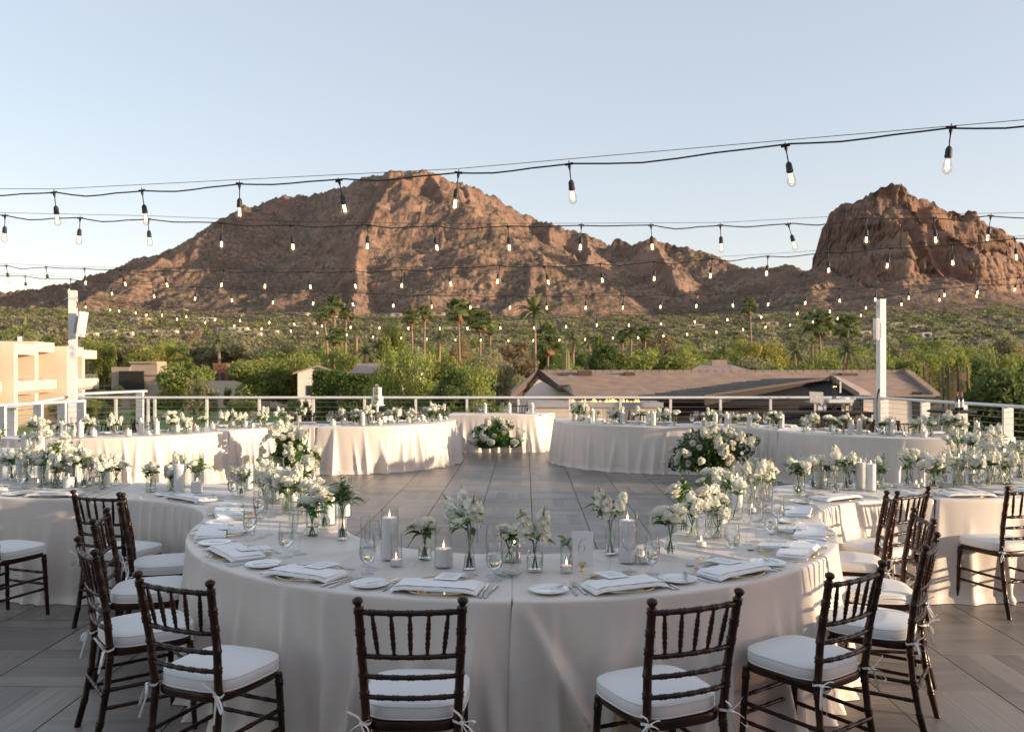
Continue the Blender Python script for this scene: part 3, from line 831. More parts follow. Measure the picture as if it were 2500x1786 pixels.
M_tile = pm('roof_tile', (.34, .272, .24), .85, (.26, .205, .182), 1.6, bump=.3, bscale=3)
gable_house('white gabled house with brown roof beside the hedge', 728, 822, 893, 908, 112, 12, R(12), 'houses beyond the lawn')
p = at(945, 890, 112); mb = MB(); mb.add([(-5, 0, 0), (4.5, 0, 0), (3.6, 4, 1.3), (-4.4, 4, 1.3), (-5, 8, 0), (4.5, 8, 0)], [(0, 1, 2, 3), (3, 2, 5, 4)]); t = ob('house', None, None, (p.x, 112, p.z - 1.1))
ob('roof', mb.mesh('roof', M_tile, False), t); mb = MB(); mb.box((0, 4, -2), (8, 6, 4)); ob('wall', mb.mesh('wall', M_stucco, False), t); reg(t, 'house', 'low brown roof half hidden behind the date palm and hedge', '', 'houses beyond the lawn')

# ------------------------------------------------------------------ beige apartment block at the left edge
def apartment():
    d0 = 80.0
    q = at(-20, 900, d0)
    t = ob('apartment_block', None, None, (q.x, d0, GZ), rz=R(96))      # its long front faces right and runs away from the camera
    top = at(0, 831, d0 + 3).z - GZ
    def part(name, mat, boxes, parent=t):
        mb = MB()
        for (c, dm) in boxes: mb.box(c, dm)
        return ob(name, mb.mesh(name, mat, False), parent)
    LEN = 26.0
    part('wall', M_beige, [((LEN / 2 - 8, 6.5, top / 2 - .1), (LEN + 16, 9, top - .2))])
    for i in range(5):
        x = -3.6 + 6.0 * i; w = 4.4
        hh = top - (.35 if i % 2 else 0) - (.6 if i == 4 else 0)
        out = -1.3 - (.7 if i % 2 else 0)
        part('pier', M_beige2, [((x - 2.6, 1.0 + out / 2, hh / 2), (.75, 2.4 - out, hh))])
        part('balcony_slab', M_beige2, [((x + .2, out + .25, top * .47), (w + .5, .5, 1.25)), ((x + .2, 1 + out / 2, top * .47 - .45), (w + .5, 2 - out, .3))])
        part('parapet', M_beige2, [((x + .2, 1.2 + out / 2, hh - .5), (w + .6, 1.9 - out, 1.0))])
        part('balcony_opening', M_beige, [((x + .2, 1.96, top * .70), (w - .3, .06, top * .30))])
        part('glass_door', M_pane, [((x - w * .15, 1.91, top * .66), (w * .40, .06, top * .24))])
        part('balcony_rail', M_grey, [((x + .2, out + .1, top * .47 + .72 + .12 * k), (w, .04, .03)) for k in range(4)])
        part('ground_opening', M_dark, [((x + .3, 1.94, top * .2), (w * .6, .1, top * .2))])
    for vx in (3, 17): part('vent_pipe', M_white, [((vx, 5, top + .4), (.35, .35, .9))])
    reg(t, 'building', 'beige two-storey apartment block with deep balconies at the left edge')
apartment()

# ------------------------------------------------------------------ the tiled house in front on the right
def tiled_house():
    t = ob('tiled_house', None, None, (0, 0, GZ))
    d0, d1 = 44.0, 38.5
    def G(x, y, d):
        p = at(x, y, d); return Vector((p.x, p.y, p.z - GZ))
    ra, rb = G(1316, 909, d0), G(2212, 909, d0)            # ridge
    ea, eb = G(1402, 968, d1), G(2285, 968, d1)            # front eave
    V, F = [], []
    n = 17
    slope = MB()
    for i in range(n):
        t0, t1 = i / n, (i + 1) / n
        A0, B0 = ea.lerp(ra, t0), eb.lerp(rb, t0); A1, B1 = ea.lerp(ra, t1), eb.lerp(rb, t1)
        up = Vector((0, 0, .085))
        slope.add([A0 + up, B0 + up, B1, A1, A0, B0], [(0, 1, 2, 3), (4, 5, 1, 0)])
    rf = ob('roof', slope.mesh('roof', M_tile, False), t)
    bk = MB(); ba, bb = ra + Vector((0, 6, -2.2)), rb + Vector((3, 6, -2.2)); bk.add([ra, rb, bb, ba], [(0, 1, 2, 3)]); ob('back_slope', bk.mesh('back_slope', M_tile, False), t)
    rc = MB()
    for k in range(46):
        c = ra.lerp(rb, (k + .5) / 46); rc.box((c.x, c.y, c.z + .06), (rb.x - ra.x) / 46 * .93 * Vector((1, 0, 0)) + Vector((0, .34, .14)))
    for k in range(18):
        c = rb.lerp(eb, (k + .5) / 18); rc.box((c.x, c.y, c.z + .08), (.3, .3, .16))
    ob('ridge_tiles', rc.mesh('ridge_tiles', M_tile, False), t)
    hip = MB(); hip.add([rb, eb, eb + Vector((1.2, 9, 0)), bb], [(0, 1, 2, 3)]); ob('hip_slope', hip.mesh('hip_slope', M_tile, False), t)
    # left gable, its white wall and dark barge boards
    gl, gr = G(1248, 970, 40.5), G(1362, 947, 40.5); ap = G(1314, 908.5, 41.5)
    wl = MB(); wl.add([(gl.x + .35, 40.6, 0), (gr.x + 1.1, 40.6, 0), (gr.x + 1.1, 40.6, gr.z - .12), (gr.x, 40.6, gr.z - .1), (ap.x, 40.6, ap.z - .32), (gl.x + .35, 40.6, gl.z - .2)], [(0, 1, 2, 3, 4, 5)])
    wl.add([(gl.x + .35, 40.6, 0), (gl.x + .35, 40.6, gl.z - .2), (gl.x + .35, 47, gl.z - .2), (gl.x + .35, 47, 0)], [(0, 1, 2, 3)])
    ob('gable_wall', wl.mesh('gable_wall', M_stucco, False), t)
    bb_ = MB(); M_barge.name
    for a, b in ((gl, ap), (ap, gr), (gr, gr + Vector((.55, 0, 0)))):
        u = Vector((0, 0, .17)); o = Vector((0, -.35, 0))
        bb_.add([a - u + o, b - u + o, b + u + o, a + u + o, a - u, b - u, b + u, a + u], [(0, 1, 2, 3), (7, 6, 5, 4), (4, 5, 1, 0), (3, 2, 6, 7), (0, 3, 7, 4), (1, 5, 6, 2)])
    ob('barge_board', bb_.mesh('barge_board', M_barge, False), t)
    gs = MB(); e2 = G(1402, 968, d1)
    gs.add([gr + Vector((0, -.35, .17)), gr + Vector((.55, -.35, .17)), ra, ap + Vector((0, -.35, .17))], [(0, 1, 2, 3)])
    gs.add([gr + Vector((.55, -.35, .17)), e2, ra], [(0, 1, 2)])
    gs.add([gl + Vector((0, -.35, .17)), ap + Vector((0, -.35, .17)), ra + Vector((0, 6, 0)), gl + Vector((0, 7, .17))], [(0, 1, 2, 3)])
    ob('gable_slope', gs.mesh('gable_slope', M_tile, False), t)
    # front walls under the eave: dark glazed porch, then pale wall on the right
    wz = ea.z
    fw = MB(); fw.box(((ea.x + eb.x) / 2, d1 + 1.1, wz / 2 - .2), (eb.x - ea.x - 1.2, .3, wz - .1)); ob('porch_wall', fw.mesh('porch_wall', M_dark, False), t)
    x0, x1 = G(2092, 970, 37.6).x, G(2262, 970, 37.6).x
    pw = MB(); pw.box(((x0 + x1) / 2, 39.0, wz / 2 - .1), (x1 - x0, .3, wz)); ob('front_wall', pw.mesh('front_wall', M_stucco, False), t)
    for xx in (2105, 2250):
        q = G(xx, 990, 38.4); w_ = MB(); w_.box((q.x, 38.82, q.z), (.42, .08, 1.2)); ob('window', w_.mesh('window', M_pane, False), t)
    for xx in (1560, 1640, 1725, 1790, 1850):
        q = G(xx, 985, 38.9); w_ = MB(); w_.box((q.x, 39.4, wz * .45), (.10, .1, wz * .8)); ob('door_frame', w_.mesh('door_frame', M_grey, False), t)
    # lower porch gable crossing in front, dark
    ga, gb, gc = G(1700, 962, 36.0), G(2030, 922, 37.5), G(2098, 964, 36.0)
    pg = MB()
    n2 = 9
    back = G(1560, 968, 38.0)
    top2 = G(1890, 924, 41.5)
    for i in range(n2):
        t0, t1 = i / n2, (i + 1) / n2
        A0, B0, A1, B1 = back.lerp(top2, t0), ga.lerp(gb, t0), back.lerp(top2, t1), ga.lerp(gb, t1)
        B0 = G(1720, 966, 36).lerp(gb, t0); B1 = G(1720, 966, 36).lerp(gb, t1)
        up = Vector((0, 0, .07)); pg.add([A0 + up, B0 + up, B1 + up * .2, A1 + up * .2, A0, B0], [(0, 1, 2, 3), (4, 5, 1, 0)])
    ob('porch_roof', pg.mesh('porch_roof', M_tiledark, False), t)
    for a, b, h_, nm, mt in ((G(1720, 966, 36), gb, .05, 'porch_fascia', M_barge), (gb, gc, .11, 'porch_barge_board', M_barge2)):
        bg_ = MB(); u = Vector((0, 0, h_)); o = Vector((0, .25, 0)); bg_.add([a - u, b - u, b + u, a + u, a - u + o, b - u + o, b + u + o, a + u + o], [(0, 1, 2, 3), (7, 6, 5, 4), (3, 2, 6, 7), (0, 4, 5, 1)])
        ob(nm, bg_.mesh(nm, mt, False), t)
    sg = MB(); sg.add([G(1720, 966, 36.3), gb + Vector((0, .3, -.1)), gc + Vector((0, .3, -.1)), G(2098, 990, 36.3), G(1720, 990, 36.3)], [(0, 1, 2, 3, 4)]); ob('porch_gable', sg.mesh('porch_gable', M_dark, False), t)
    gr2 = MB(); gr2.add([gb, gc, G(2150, 966, 40), G(2040, 916, 42)], [(0, 1, 2, 3)]); ob('porch_roof_right', gr2.mesh('porch_roof_right', M_tile, False), t)
    for xx, yy, w_, h_ in ((1427, 911, .7, .25), (1380, 921, .35, .3), (1536, 914, .5, .22), (2070, 916, .8, .2)):
        q = G(xx, yy, 43.2); v_ = MB(); v_.box((q.x, q.y, q.z + .02), (w_, .5, h_)); ob('roof_vent', v_.mesh('roof_vent', M_barge, False), t)
    reg(t, 'house', 'long low house with brown tiled roof and white gable')
M_barge = pm('barge_board', (.10, .065, .05), .7)
M_barge2 = pm('barge_board_tan', (.30, .22, .16), .7)
M_tiledark = pm('roof_tile_dark', (.105, .088, .085), .6, (.14, .115, .105), 1.2)
tiled_house()
p = at(1770, 897, 70); mb = MB(); mb.add([(-3.4, 0, -.6), (3.6, 0, -.6), (1.2, 3, .25), (-1.4, 3, .25)], [(0, 1, 2, 3)]); mb.box((.2, 3, .2), (1.3, .8, .9)); mb.box((0, 4, -3.2), (6, 2.5, 5))
reg(ob('roof_house', mb.mesh('roof_house', M_tile, False), None, (p.x, 70, p.z)), 'house', 'small hipped brown roof with chimney behind the long roof')

# golf netting
t = ob('golf_netting', None, None, (at(2310, 900, 62).x, 62, GZ))
m_net = bpy.data.materials.new('net'); m_net.use_nodes = True
nt = m_net.node_tree; tb = nt.nodes.new('ShaderNodeBsdfTransparent'); df = nt.nodes['Principled BSDF']; df.inputs['Base Color'].default_value = (.10, .07, .045, 1); df.inputs['Roughness'].default_value = .9
mx_ = nt.nodes.new('ShaderNodeMixShader'); mx_.inputs[0].default_value = .42; nt.links.new(tb.outputs[0], mx_.inputs[1]); nt.links.new(df.outputs[0], mx_.inputs[2]); nt.links.new(mx_.outputs[0], nt.nodes['Material Output'].inputs[0])
x0 = t.location.x
posts = [at(xx, yy, dd_) for xx, yy, dd_ in ((2256, 893, 62), (2303, 893, 60), (2317, 896, 66), (2339, 894, 58), (2347, 896, 68), (2362, 896, 59))]
for q in posts:
    mb = MB(); mb.tube([(q.x - x0, q.y - 62, 0), (q.x - x0, q.y - 62, q.z - GZ)], .075, 7); ob('post', mb.mesh('post', M_barge, False), t)
mb = MB(); nn = [posts[i] for i in (0, 1, 3, 5, 4, 2)]
for i in range(5):
    a, b = nn[i], nn[i + 1]; za, zb_ = a.z - GZ - .15, b.z - GZ - .15
    mb.add([(a.x - x0, a.y - 62, .2), (b.x - x0, b.y - 62, .2), (b.x - x0, b.y - 62, zb_), ((a.x + b.x) / 2 - x0, (a.y + b.y) / 2 - 62, (za + zb_) / 2 - .3), (a.x - x0, a.y - 62, za)], [(0, 1, 2, 3, 4)])
ob('net', mb.mesh('net', m_net, False), t)
reg(t, 'netting', 'brown golf netting hung on thin posts right of the roof')

mb = MB(); mb.box((-3, -13, 2.2), (24, 5, 13))  # unseen block added behind the camera to hold back warm sky fill
reg(ob('sky_blocker', mb.mesh('sky_blocker', M_hotel, False)), 'building', 'unseen hotel front added behind the camera to cut sky light')
# unseen hotel wing, inferred from the near tables' shade and turned to cast it
mb = MB()
ux, uy = math.cos(R(SUN_BACK)), -math.sin(R(SUN_BACK))
BX, BY = 2.02 + 16 * ux, 4.08 + 16 * uy
nx_, ny_ = -uy, ux
mb.box((BX + 9 * ux - 12 * nx_, BY + 9 * uy - 12 * ny_, 2.2), (18, 24, 13), rz=-R(SUN_BACK))
reg(ob('hotel_shade_wing', mb.mesh('hotel_shade_wing', M_hotel, False)), 'building', 'unseen hotel wing behind the camera, added to shade the near tables')
# ------------------------------------------------------------------ terrace floor: 0.61 m wood-look pavers in a basket weave
def tile_mat():
    m = bpy.data.materials.new('paver'); m.use_nodes = True
    nt = m.node_tree; N = nt.nodes; L = nt.links
    b = N['Principled BSDF']; b.inputs['Roughness'].default_value = .40; b.inputs['Specular IOR Level'].default_value = .55
    uv = N.new('ShaderNodeUVMap'); oi = N.new('ShaderNodeObjectInfo')
    sc = N.new('ShaderNodeVectorMath'); sc.operation = 'SCALE'; sc.inputs['Scale'].default_value = 37.0
    cmb = N.new('ShaderNodeCombineXYZ'); L.new(oi.outputs['Random'], cmb.inputs[0]); L.new(oi.outputs['Random'], cmb.inputs[1]); L.new(cmb.outputs[0], sc.inputs[0])
    ad = N.new('ShaderNodeVectorMath'); ad.operation = 'ADD'; L.new(uv.outputs[0], ad.inputs[0]); L.new(sc.outputs[0], ad.inputs[1])
    def noise(sx, sy, det, ro=.6):
        mp = N.new('ShaderNodeMapping'); mp.inputs['Scale'].default_value = (sx, sy, 1); L.new(ad.outputs[0], mp.inputs[0])
        n = N.new('ShaderNodeTexNoise'); n.inputs['Scale'].default_value = 1; n.inputs['Detail'].default_value = det; n.inputs['Roughness'].default_value = ro; n.inputs['Distortion'].default_value = .6
        L.new(mp.outputs[0], n.inputs['Vector']); return n.outputs['Fac']
    def ramp(f, cs):
        r = N.new('ShaderNodeValToRGB'); e = r.color_ramp.elements
        e[0].position, e[0].color = cs[0][0], (*cs[0][1], 1); e[1].position, e[1].color = cs[-1][0], (*cs[-1][1], 1)
        for p, c in cs[1:-1]:
            q = e.new(p); q.color = (*c, 1)
        L.new(f, r.inputs[0]); return r.outputs[0]
    grain = ramp(noise(1.6, 26, 6, .65), [(.26, (.180, .156, .138)), (.5, (.225, .195, .172)), (.76, (.272, .238, .210))])
    # each printed plank has its own tone
    sp = N.new('ShaderNodeSeparateXYZ'); L.new(ad.outputs[0], sp.inputs[0])
    fl = N.new('ShaderNodeMath'); fl.operation = 'FLOOR'; ml = N.new('ShaderNodeMath'); ml.operation = 'MULTIPLY'; ml.inputs[1].default_value = 1 / .1505
    L.new(sp.outputs[1], ml.inputs[0]); L.new(ml.outputs[0], fl.inputs[0])
    wnz = N.new('ShaderNodeTexWhiteNoise'); wnz.noise_dimensions = '1D'; L.new(fl.outputs[0], wnz.inputs['W'])
    mr = N.new('ShaderNodeMapRange'); mr.inputs['To Min'].default_value = .78; mr.inputs['To Max'].default_value = 1.2; L.new(wnz.outputs['Value'], mr.inputs[0])
    hs = N.new('ShaderNodeHueSaturation'); L.new(mr.outputs[0], hs.inputs['Value']); L.new(grain, hs.inputs['Color'])
    ge = N.new('ShaderNodeNewGeometry'); dn = N.new('ShaderNodeTexNoise'); dn.inputs['Scale'].default_value = .9; dn.inputs['Detail'].default_value = 6; dn.inputs['Roughness'].default_value = .65
    L.new(ge.outputs['Position'], dn.inputs['Vector']); dr = N.new('ShaderNodeMapRange'); dr.inputs['From Min'].default_value = .3; dr.inputs['From Max'].default_value = .7; dr.inputs['To Min'].default_value = .80; dr.inputs['To Max'].default_value = 1.12
    L.new(dn.outputs['Fac'], dr.inputs[0]); h2 = N.new('ShaderNodeHueSaturation'); L.new(dr.outputs[0], h2.inputs['Value']); L.new(hs.outputs[0], h2.inputs['Color'])
    L.new(h2.outputs[0], b.inputs['Base Color'])
    bp = N.new('ShaderNodeBump'); bp.inputs['Strength'].default_value = .12; bp.inputs['Distance'].default_value = .002
    L.new(noise(3, 90, 3), bp.inputs['Height']); L.new(bp.outputs[0], b.inputs['Normal'])
    return m
M_paver = tile_mat()
M_gap = pm('paver_gap', (.02, .019, .018), .9)
PITCH, TS = .610, .602
YAW = .0148
floor = struct(ob('terrace_floor', None, None, (0, 0, 0), rz=-YAW))
def tile_geo(cx=0, cy=0, turn=False, off=(0, 0)):
    """four plank strips, 1.5 mm chamfered joints between"""
    V, F, U = [], [], []
    s = TS / 4; g = .0012
    for k in range(4):
        a0, a1 = -TS / 2 + k * s, -TS / 2 + (k + 1) * s
        ed = .003 if k in (0,) else g
        c = [(-TS / 2, a0 + g), (TS / 2, a0 + g), (TS / 2, a1 - g), (-TS / 2, a1 - g)]
        lo_ = [(-TS / 2 - .0006, a0), (TS / 2 + .0006, a0), (TS / 2 + .0006, a1), (-TS / 2 - .0006, a1)]
        o = len(V)
        for (x, y), z in [(p, 0) for p in c] + [(p, -.0022) for p in lo_]:
            V.append((cx - y, cy + x, z) if turn else (cx + x, cy + y, z)); U.append((x + off[0], y + TS / 2 + off[1]))
        F += [(o, o + 1, o + 2, o + 3)] + [(o + 4 + i, o + 4 + (i + 1) % 4, o + (i + 1) % 4, o + i) for i in range(4)]
    o = len(V)
    q = [(-TS / 2, -TS / 2), (TS / 2, -TS / 2), (TS / 2, TS / 2), (-TS / 2, TS / 2)]
    for (x, y), z in [(p, -.002) for p in q] + [(p, -.03) for p in q]:
        V.append((cx - y, cy + x, z) if turn else (cx + x, cy + y, z)); U.append((x + off[0], y + off[1]))
    F += [(o + i, o + 4 + i, o + 4 + (i + 1) % 4, o + (i + 1) % 4)[::-1] for i in range(4)]
    return V, F, U
def tile_mesh(name, V, F, U):
    me = bpy.data.meshes.new(name); me.from_pydata(V, [], F); me.materials.append(M_paver)
    ul = me.uv_layers.new(name='UVMap')
    vi = np.zeros(len(me.loops), dtype=np.int32); me.loops.foreach_get('vertex_index', vi)
    ul.data.foreach_set('uv', np.array(U, dtype=np.float32)[vi].ravel())
    return me
T0 = tile_mesh('paver', *tile_geo()); T1 = tile_mesh('paver', *tile_geo(turn=True))
cells = []
OX, OY = .085, .415            # where a joint crossing falls
for i in range(-21, 22):
    for j in range(-8, 46):
        x, y = OX + (i + .5) * PITCH, OY + (j + .5) * PITCH
        wx = x * math.cos(YAW) + y * math.sin(YAW); wy = -x * math.sin(YAW) + y * math.cos(YAW)
        if wy > 20.5 or abs(wx) > 13.5: continue
        near = False
        if wy > 3.9:
            sx, sy = px((wx, wy, 0))
            if -60 < sx < 2560 and sy < 1830:
                inring = math.hypot(wx, wy - 5.6) < 1.75
                side = abs(wx) > 1.2 and 3.9 < wy < 6.9 and not inring
                mid = (abs(wx) < 3.0 + .1 * (wy - 8) and 8.0 < wy < 17.6 and math.hypot(abs(wx) - 2.9, wy - 15.9) > 1.7)
                near = side or mid or (abs(wx) < 1.0 and 6.9 < wy <= 8.0)
        cells.append((near, wy, x, y, (i + j) % 2))
cells.sort(key=lambda c: (not c[0], c[1]))
rest = ([], [], [])
rr = random.Random(4)
for k, (near, wy, x, y, par) in enumerate(cells):
    if near and k < 300:
        ob('paver', T1 if par else T0, floor, (x, y, 0))
    else:
        V, F, U = tile_geo(x, y, par, (rr.randint(0, 40) * 3.7, rr.randint(0, 40) * .602))
        o = len(rest[0]); rest[0].extend(V); rest[2].extend(U); rest[1].extend([tuple(q + o for q in f) for f in F])
stuff(ob('paver', tile_mesh('paver', *rest), floor))
mb = MB(); mb.box((0, 7.0, -.33), (27.5, 28, .6)); struct(ob('terrace_slab', mb.mesh('terrace_slab', M_gap, False), None, (0, 0, 0), rz=-YAW))
mb = MB(); mb.box((0, 6.9, -2.6), (27, 27.6, 4.0)); struct(ob('terrace_wall', mb.mesh('terrace_wall', M_beige, False), None, (0, 0, 0), rz=-YAW))

# ------------------------------------------------------------------ railings, white posts
RZ = 1.07
def rail(name, P, posts, desc, blade=True, ncab=8, toph=.062, topw=.11, z0=0.0, group='terrace railings'):
    """P: top rail polyline (x, y, z of its top); posts: fractions along it"""
    t = ob(name, None, None, (P[0][0], P[0][1], z0))
    L0 = Vector(t.location)
    W = [Vector(p) - L0 for p in P]
    for a, b in zip(W[:-1], W[1:]):
        d = (b - a); L = d.length; rz = math.atan2(d.y, d.x)
        mb = MB(); c = (a + b) / 2
        r = toph / 2
        M = Matrix.Translation(c - Vector((0, 0, r))) @ d.to_track_quat('X', 'Z').to_matrix().to_4x4()
        mb.tube([(-L / 2, 0, 0), (L / 2, 0, 0)], topw / 2, 10, True, M, sq=toph / topw)
        ob('top_rail', mb.mesh('top_rail', M_white), t)
        for k in range(ncab):
            z = -.13 - k * (RZ - .2) / ncab
            mb = MB(); mb.tube([a + Vector((0, 0, z)), (a + b) / 2 + Vector((0, 0, z - .004)), b + Vector((0, 0, z))], .004, 5); ob('cable', mb.mesh('cable', M_cable), t)
    d = (W[-1] - W[0]); nd = Vector((d.x, d.y, 0)).normalized()
    PM = {}
    for f in posts:
        p = W[0].lerp(W[-1], f); h = p.z - z0 + z0 - toph * .6
        mb = MB(); hh = round(p.z - toph * .6, 3)
        mb.box((0, 0, hh / 2), (.05 if not blade else .05, .055 if not blade else .19, hh), taper=1.0)
        mb.box((0, 0, .008), (.12, .2, .016))
        ob('post', mb.mesh('post', M_white, False), t, (p.x, p.y, 0), rz=math.atan2(nd.y, nd.x))
    reg(t, 'railing', desc, '', group)
    return t
D_B = 19.4
bx0, bx1 = (187 - CX) / F_PX * D_B, (2160 - CX) / F_PX * D_B
PX_POSTS = [283, 362, 378, 505, 633, 765, 890, 1015, 1140, 1266, 1391, 1515, 1637, 1759, 1881, 2005, 2135]
rail('railing', [(bx0, D_B, RZ), (bx1, D_B, RZ)], [((x - CX) / F_PX * D_B - bx0) / (bx1 - bx0) for x in PX_POSTS], 'long white cable railing along the far edge of the terrace', blade=False)
lp = [(-9.85, 13.6, RZ), (-8.66, 17.5, RZ)]
rail('railing', lp, [.10, .36, .52, .72, .86, .98], 'white cable railing with broad blade posts at the left side', ncab=8)
rail('railing', [(-9.9, 16.8, .95), (-9.4, 19.0, RZ + .1), (-8.9, 21.0, RZ + .1)], [.05, .4, .95], 'grey stair railing behind the left white pole', ncab=5)
rp = [(8.2, 19.2, RZ), (8.86, 14.95, RZ), (9.3, 12.2, RZ)]
rail('railing', [rp[0], rp[2]], [.015, .22, .38, .55, .74, .9], 'white cable railing with broad blade posts at the right side', ncab=8)

def pole(desc, x, ytop, d, w, speaker):
    p = at(x, ytop, d)
    t = ob('string_light_pole', None, None, (p.x, d, -.1))
    H = p.z + .1
    mb = MB(); mb.box((0, 0, H / 2), (w, w, H)); ob('post', mb.mesh('post', M_white, False), t, rz=.25)
    mb = MB(); mb.box((0, 0, H + .008), (w * 1.04, w * 1.04, .014)); ob('cap', mb.mesh('cap', M_white, False), t, rz=.25)
    mb = MB(); mb.tube([(-w * .5, 0, H - .14), (-w * .9, -.02, H - .15), (-w * 1.2, -.02, H - .19)], .012, 6); ob('hook', mb.mesh('hook', M_cable), t)
    mb = MB(); mb.tube([(w * .5, -.01, H - .2), (w * .72, -.02, H - .28), (w * .55, -.01, H - .36)], .010, 6); ob('bracket', mb.mesh('bracket', M_black), t)
    reg(t, 'pole', desc, '', 'white poles that hold the string lights')
pole('white square pole at the left corner of the railing', 178, 711, 18.4, .15, 0)
pole('white square pole at the right corner of the railing', 2151, 732, 19.25, .145, 1)
def speaker(desc, x0, x1, y0, y1, d, rz, tilt, round_):
    a = at((x0 + x1) / 2, (y0 + y1) / 2, d); w = (x1 - x0) / F_PX * d; h = (y1 - y0) / F_PX * d
    t = ob('outdoor_speaker', None, None, a, rot=(0, tilt, rz))
    mb = MB()
    if round_: mb.tube([(0, 0, -h / 2), (0, 0, -h / 2 + .02), (0, 0, h / 2 - .02), (0, 0, h / 2)], [w * .40, w * .5, w * .5, w * .40], 16)
    else: mb.box((0, 0, 0), (w, w * 1.1, h))
    ob('cabinet', mb.mesh('cabinet', M_white), t)
    mb = MB(); mb.box((0, -w * (.5 if round_ else .56), 0), (w * (.5 if round_ else .8), .012, h * .9)); ob('grille', mb.mesh('grille', M_grille, False), t)
    mb = MB(); s = -1 if not round_ else 1; mb.box((s * w * .62, 0, -h * .05), (w * .35, w * .3, h * .7)); ob('bracket', mb.mesh('bracket', M_grey, False), t)
    reg(t, 'speaker', desc, '', 'outdoor loudspeakers on the poles')
M_grille = pm('speaker_grille', (.70, .67, .63), .6)
speaker('white box loudspeaker tilted on the left pole', 189, 209, 761, 822, 18.2, R(35), R(8), False)
speaker('white rounded column loudspeaker on the right pole', 2132, 2146, 777, 830, 19.1, 0, 0, True)

# ------------------------------------------------------------------ string lights
DROP = .165        # wire to bulb centre
def bulb_meshes():
    a, b, c = MB(), MB(), MB()
    # tee on the wire, short lead, socket
    a.tube([(-.024, 0, .165), (.024, 0, .165)], .0075, 8); a.lathe([(.0075, .157), (.010, .150), (.005, .135), (.0035, .125), (.0035, .075), (.010, .070), (.0165, .058), (.0175, .028), (.019, .024), (.019, .018), (.015, .015)], 12)
    a.tube([(0, 0, .172), (0, 0, .184)], .003, 5)
    b.lathe([(.0125, .016), (.0145, .008), (.022, -.020), (.0245, -.034), (.0225, -.050), (.014, -.062), (.004, -.066), (0, -.0665)], 14)
    for k in range(4):
        x, y = .006 * math.cos(k * 1.57), .006 * math.sin(k * 1.57); c.tube([(x, y, .004), (x * 1.25, y * 1.25, -.040)], .0021, 5)
    return a.mesh('socket', M_black), b.mesh('light_bulb', M_bulb), c.mesh('filament', M_fil)
SOCK, GLB, FIL = bulb_meshes()
STR = [  # (name part, bulb centres in px, depth at left and right end of the listed bulbs, extra wire ends in px and depth)
    ([(139, 528), (355, 526), (585, 512), (840, 502), (1112, 490), (1397, 470), (1930, 427), (2314, 393)], 6.0, 4.36, (-110, 6.3), (2760, 4.05), 'nearest and largest string of warm light bulbs across the sky'),
    ([(11, 573), (193, 579), (365, 583), (541, 591), (715, 597), (897, 596), (1066, 599), (1243, 599), (1417, 598), (1592, 597), (1761, 598), (1938, 593), (2115, 580), (2284, 580), (2412, 575)], 7.3, 7.3, (-200, 7.3), (2700, 7.3), 'second string of light bulbs, level across the mountain top'),
    ([(20, 679), (117, 683), (209, 687), (305, 690), (407, 692), (541, 692), (647, 695), (757, 696), (867, 695), (981, 693), (1100, 689), (1215, 683), (1338, 685), (1470, 680), (1597, 676), (1735, 669), (1872, 663), (2023, 655), (2167, 644), (2326, 637), (2481, 623)], 11.4, 8.6, (-180, 11.8), (2700, 8.3), 'third string of light bulbs, rising to the right across the butte'),
    ([(63, 700), (169, 707), (273, 714), (376, 720), (477, 726), (566, 730), (667, 735), (765, 738), (861, 740), (960, 743), (1054, 746), (1148, 747), (1245, 748), (1335, 748), (1430, 748), (1521, 748), (1613, 746), (1700, 744), (1789, 742), (1876, 740), (1966, 736), (2050, 731), (2137, 728), (2219, 724), (2306, 717), (2387, 711), (2478, 704)], 13.4, 12.6, (-100, 13.5), (2700, 12.4), 'fourth string of light bulbs, sagging in the middle above the palms'),
    ([(209, 747), (269, 754), (331, 761), (396, 767), (455, 771), (525, 778), (586, 780), (658, 785), (718, 789), (786, 793), (856, 796), (927, 798), (997, 799), (1074, 799), (1141, 799), (1221, 798), (1304, 798), (1382, 795), (1457, 791), (1535, 791), (1614, 788), (1696, 783), (1776, 778), (1859, 771), (1947, 763), (2026, 757), (2114, 749), (2201, 740), (2294, 729), (2384, 720)], 17.6, 14.6, (182, 18.2), (2580, 14.0), 'fifth string of light bulbs, running from the left pole past the right pole'),
    ([(291, 757), (358, 767), (432, 777), (501, 785), (572, 793), (639, 800), (710, 806), (775, 810), (847, 815), (911, 820), (980, 823), (1042, 825), (1112, 827), (1174, 828), (1241, 829), (1302, 829), (1366, 828), (1429, 826), (1497, 823), (1558, 822), (1619, 818), (1677, 814), (1749, 809), (1814, 802), (1869, 796), (1929, 791), (1985, 784), (2045, 775), (2102, 768)], 18.3, 19.0, (186, 18.3), (2145, 19.1), 'farthest lowest string of light bulbs between the two white poles'),
]
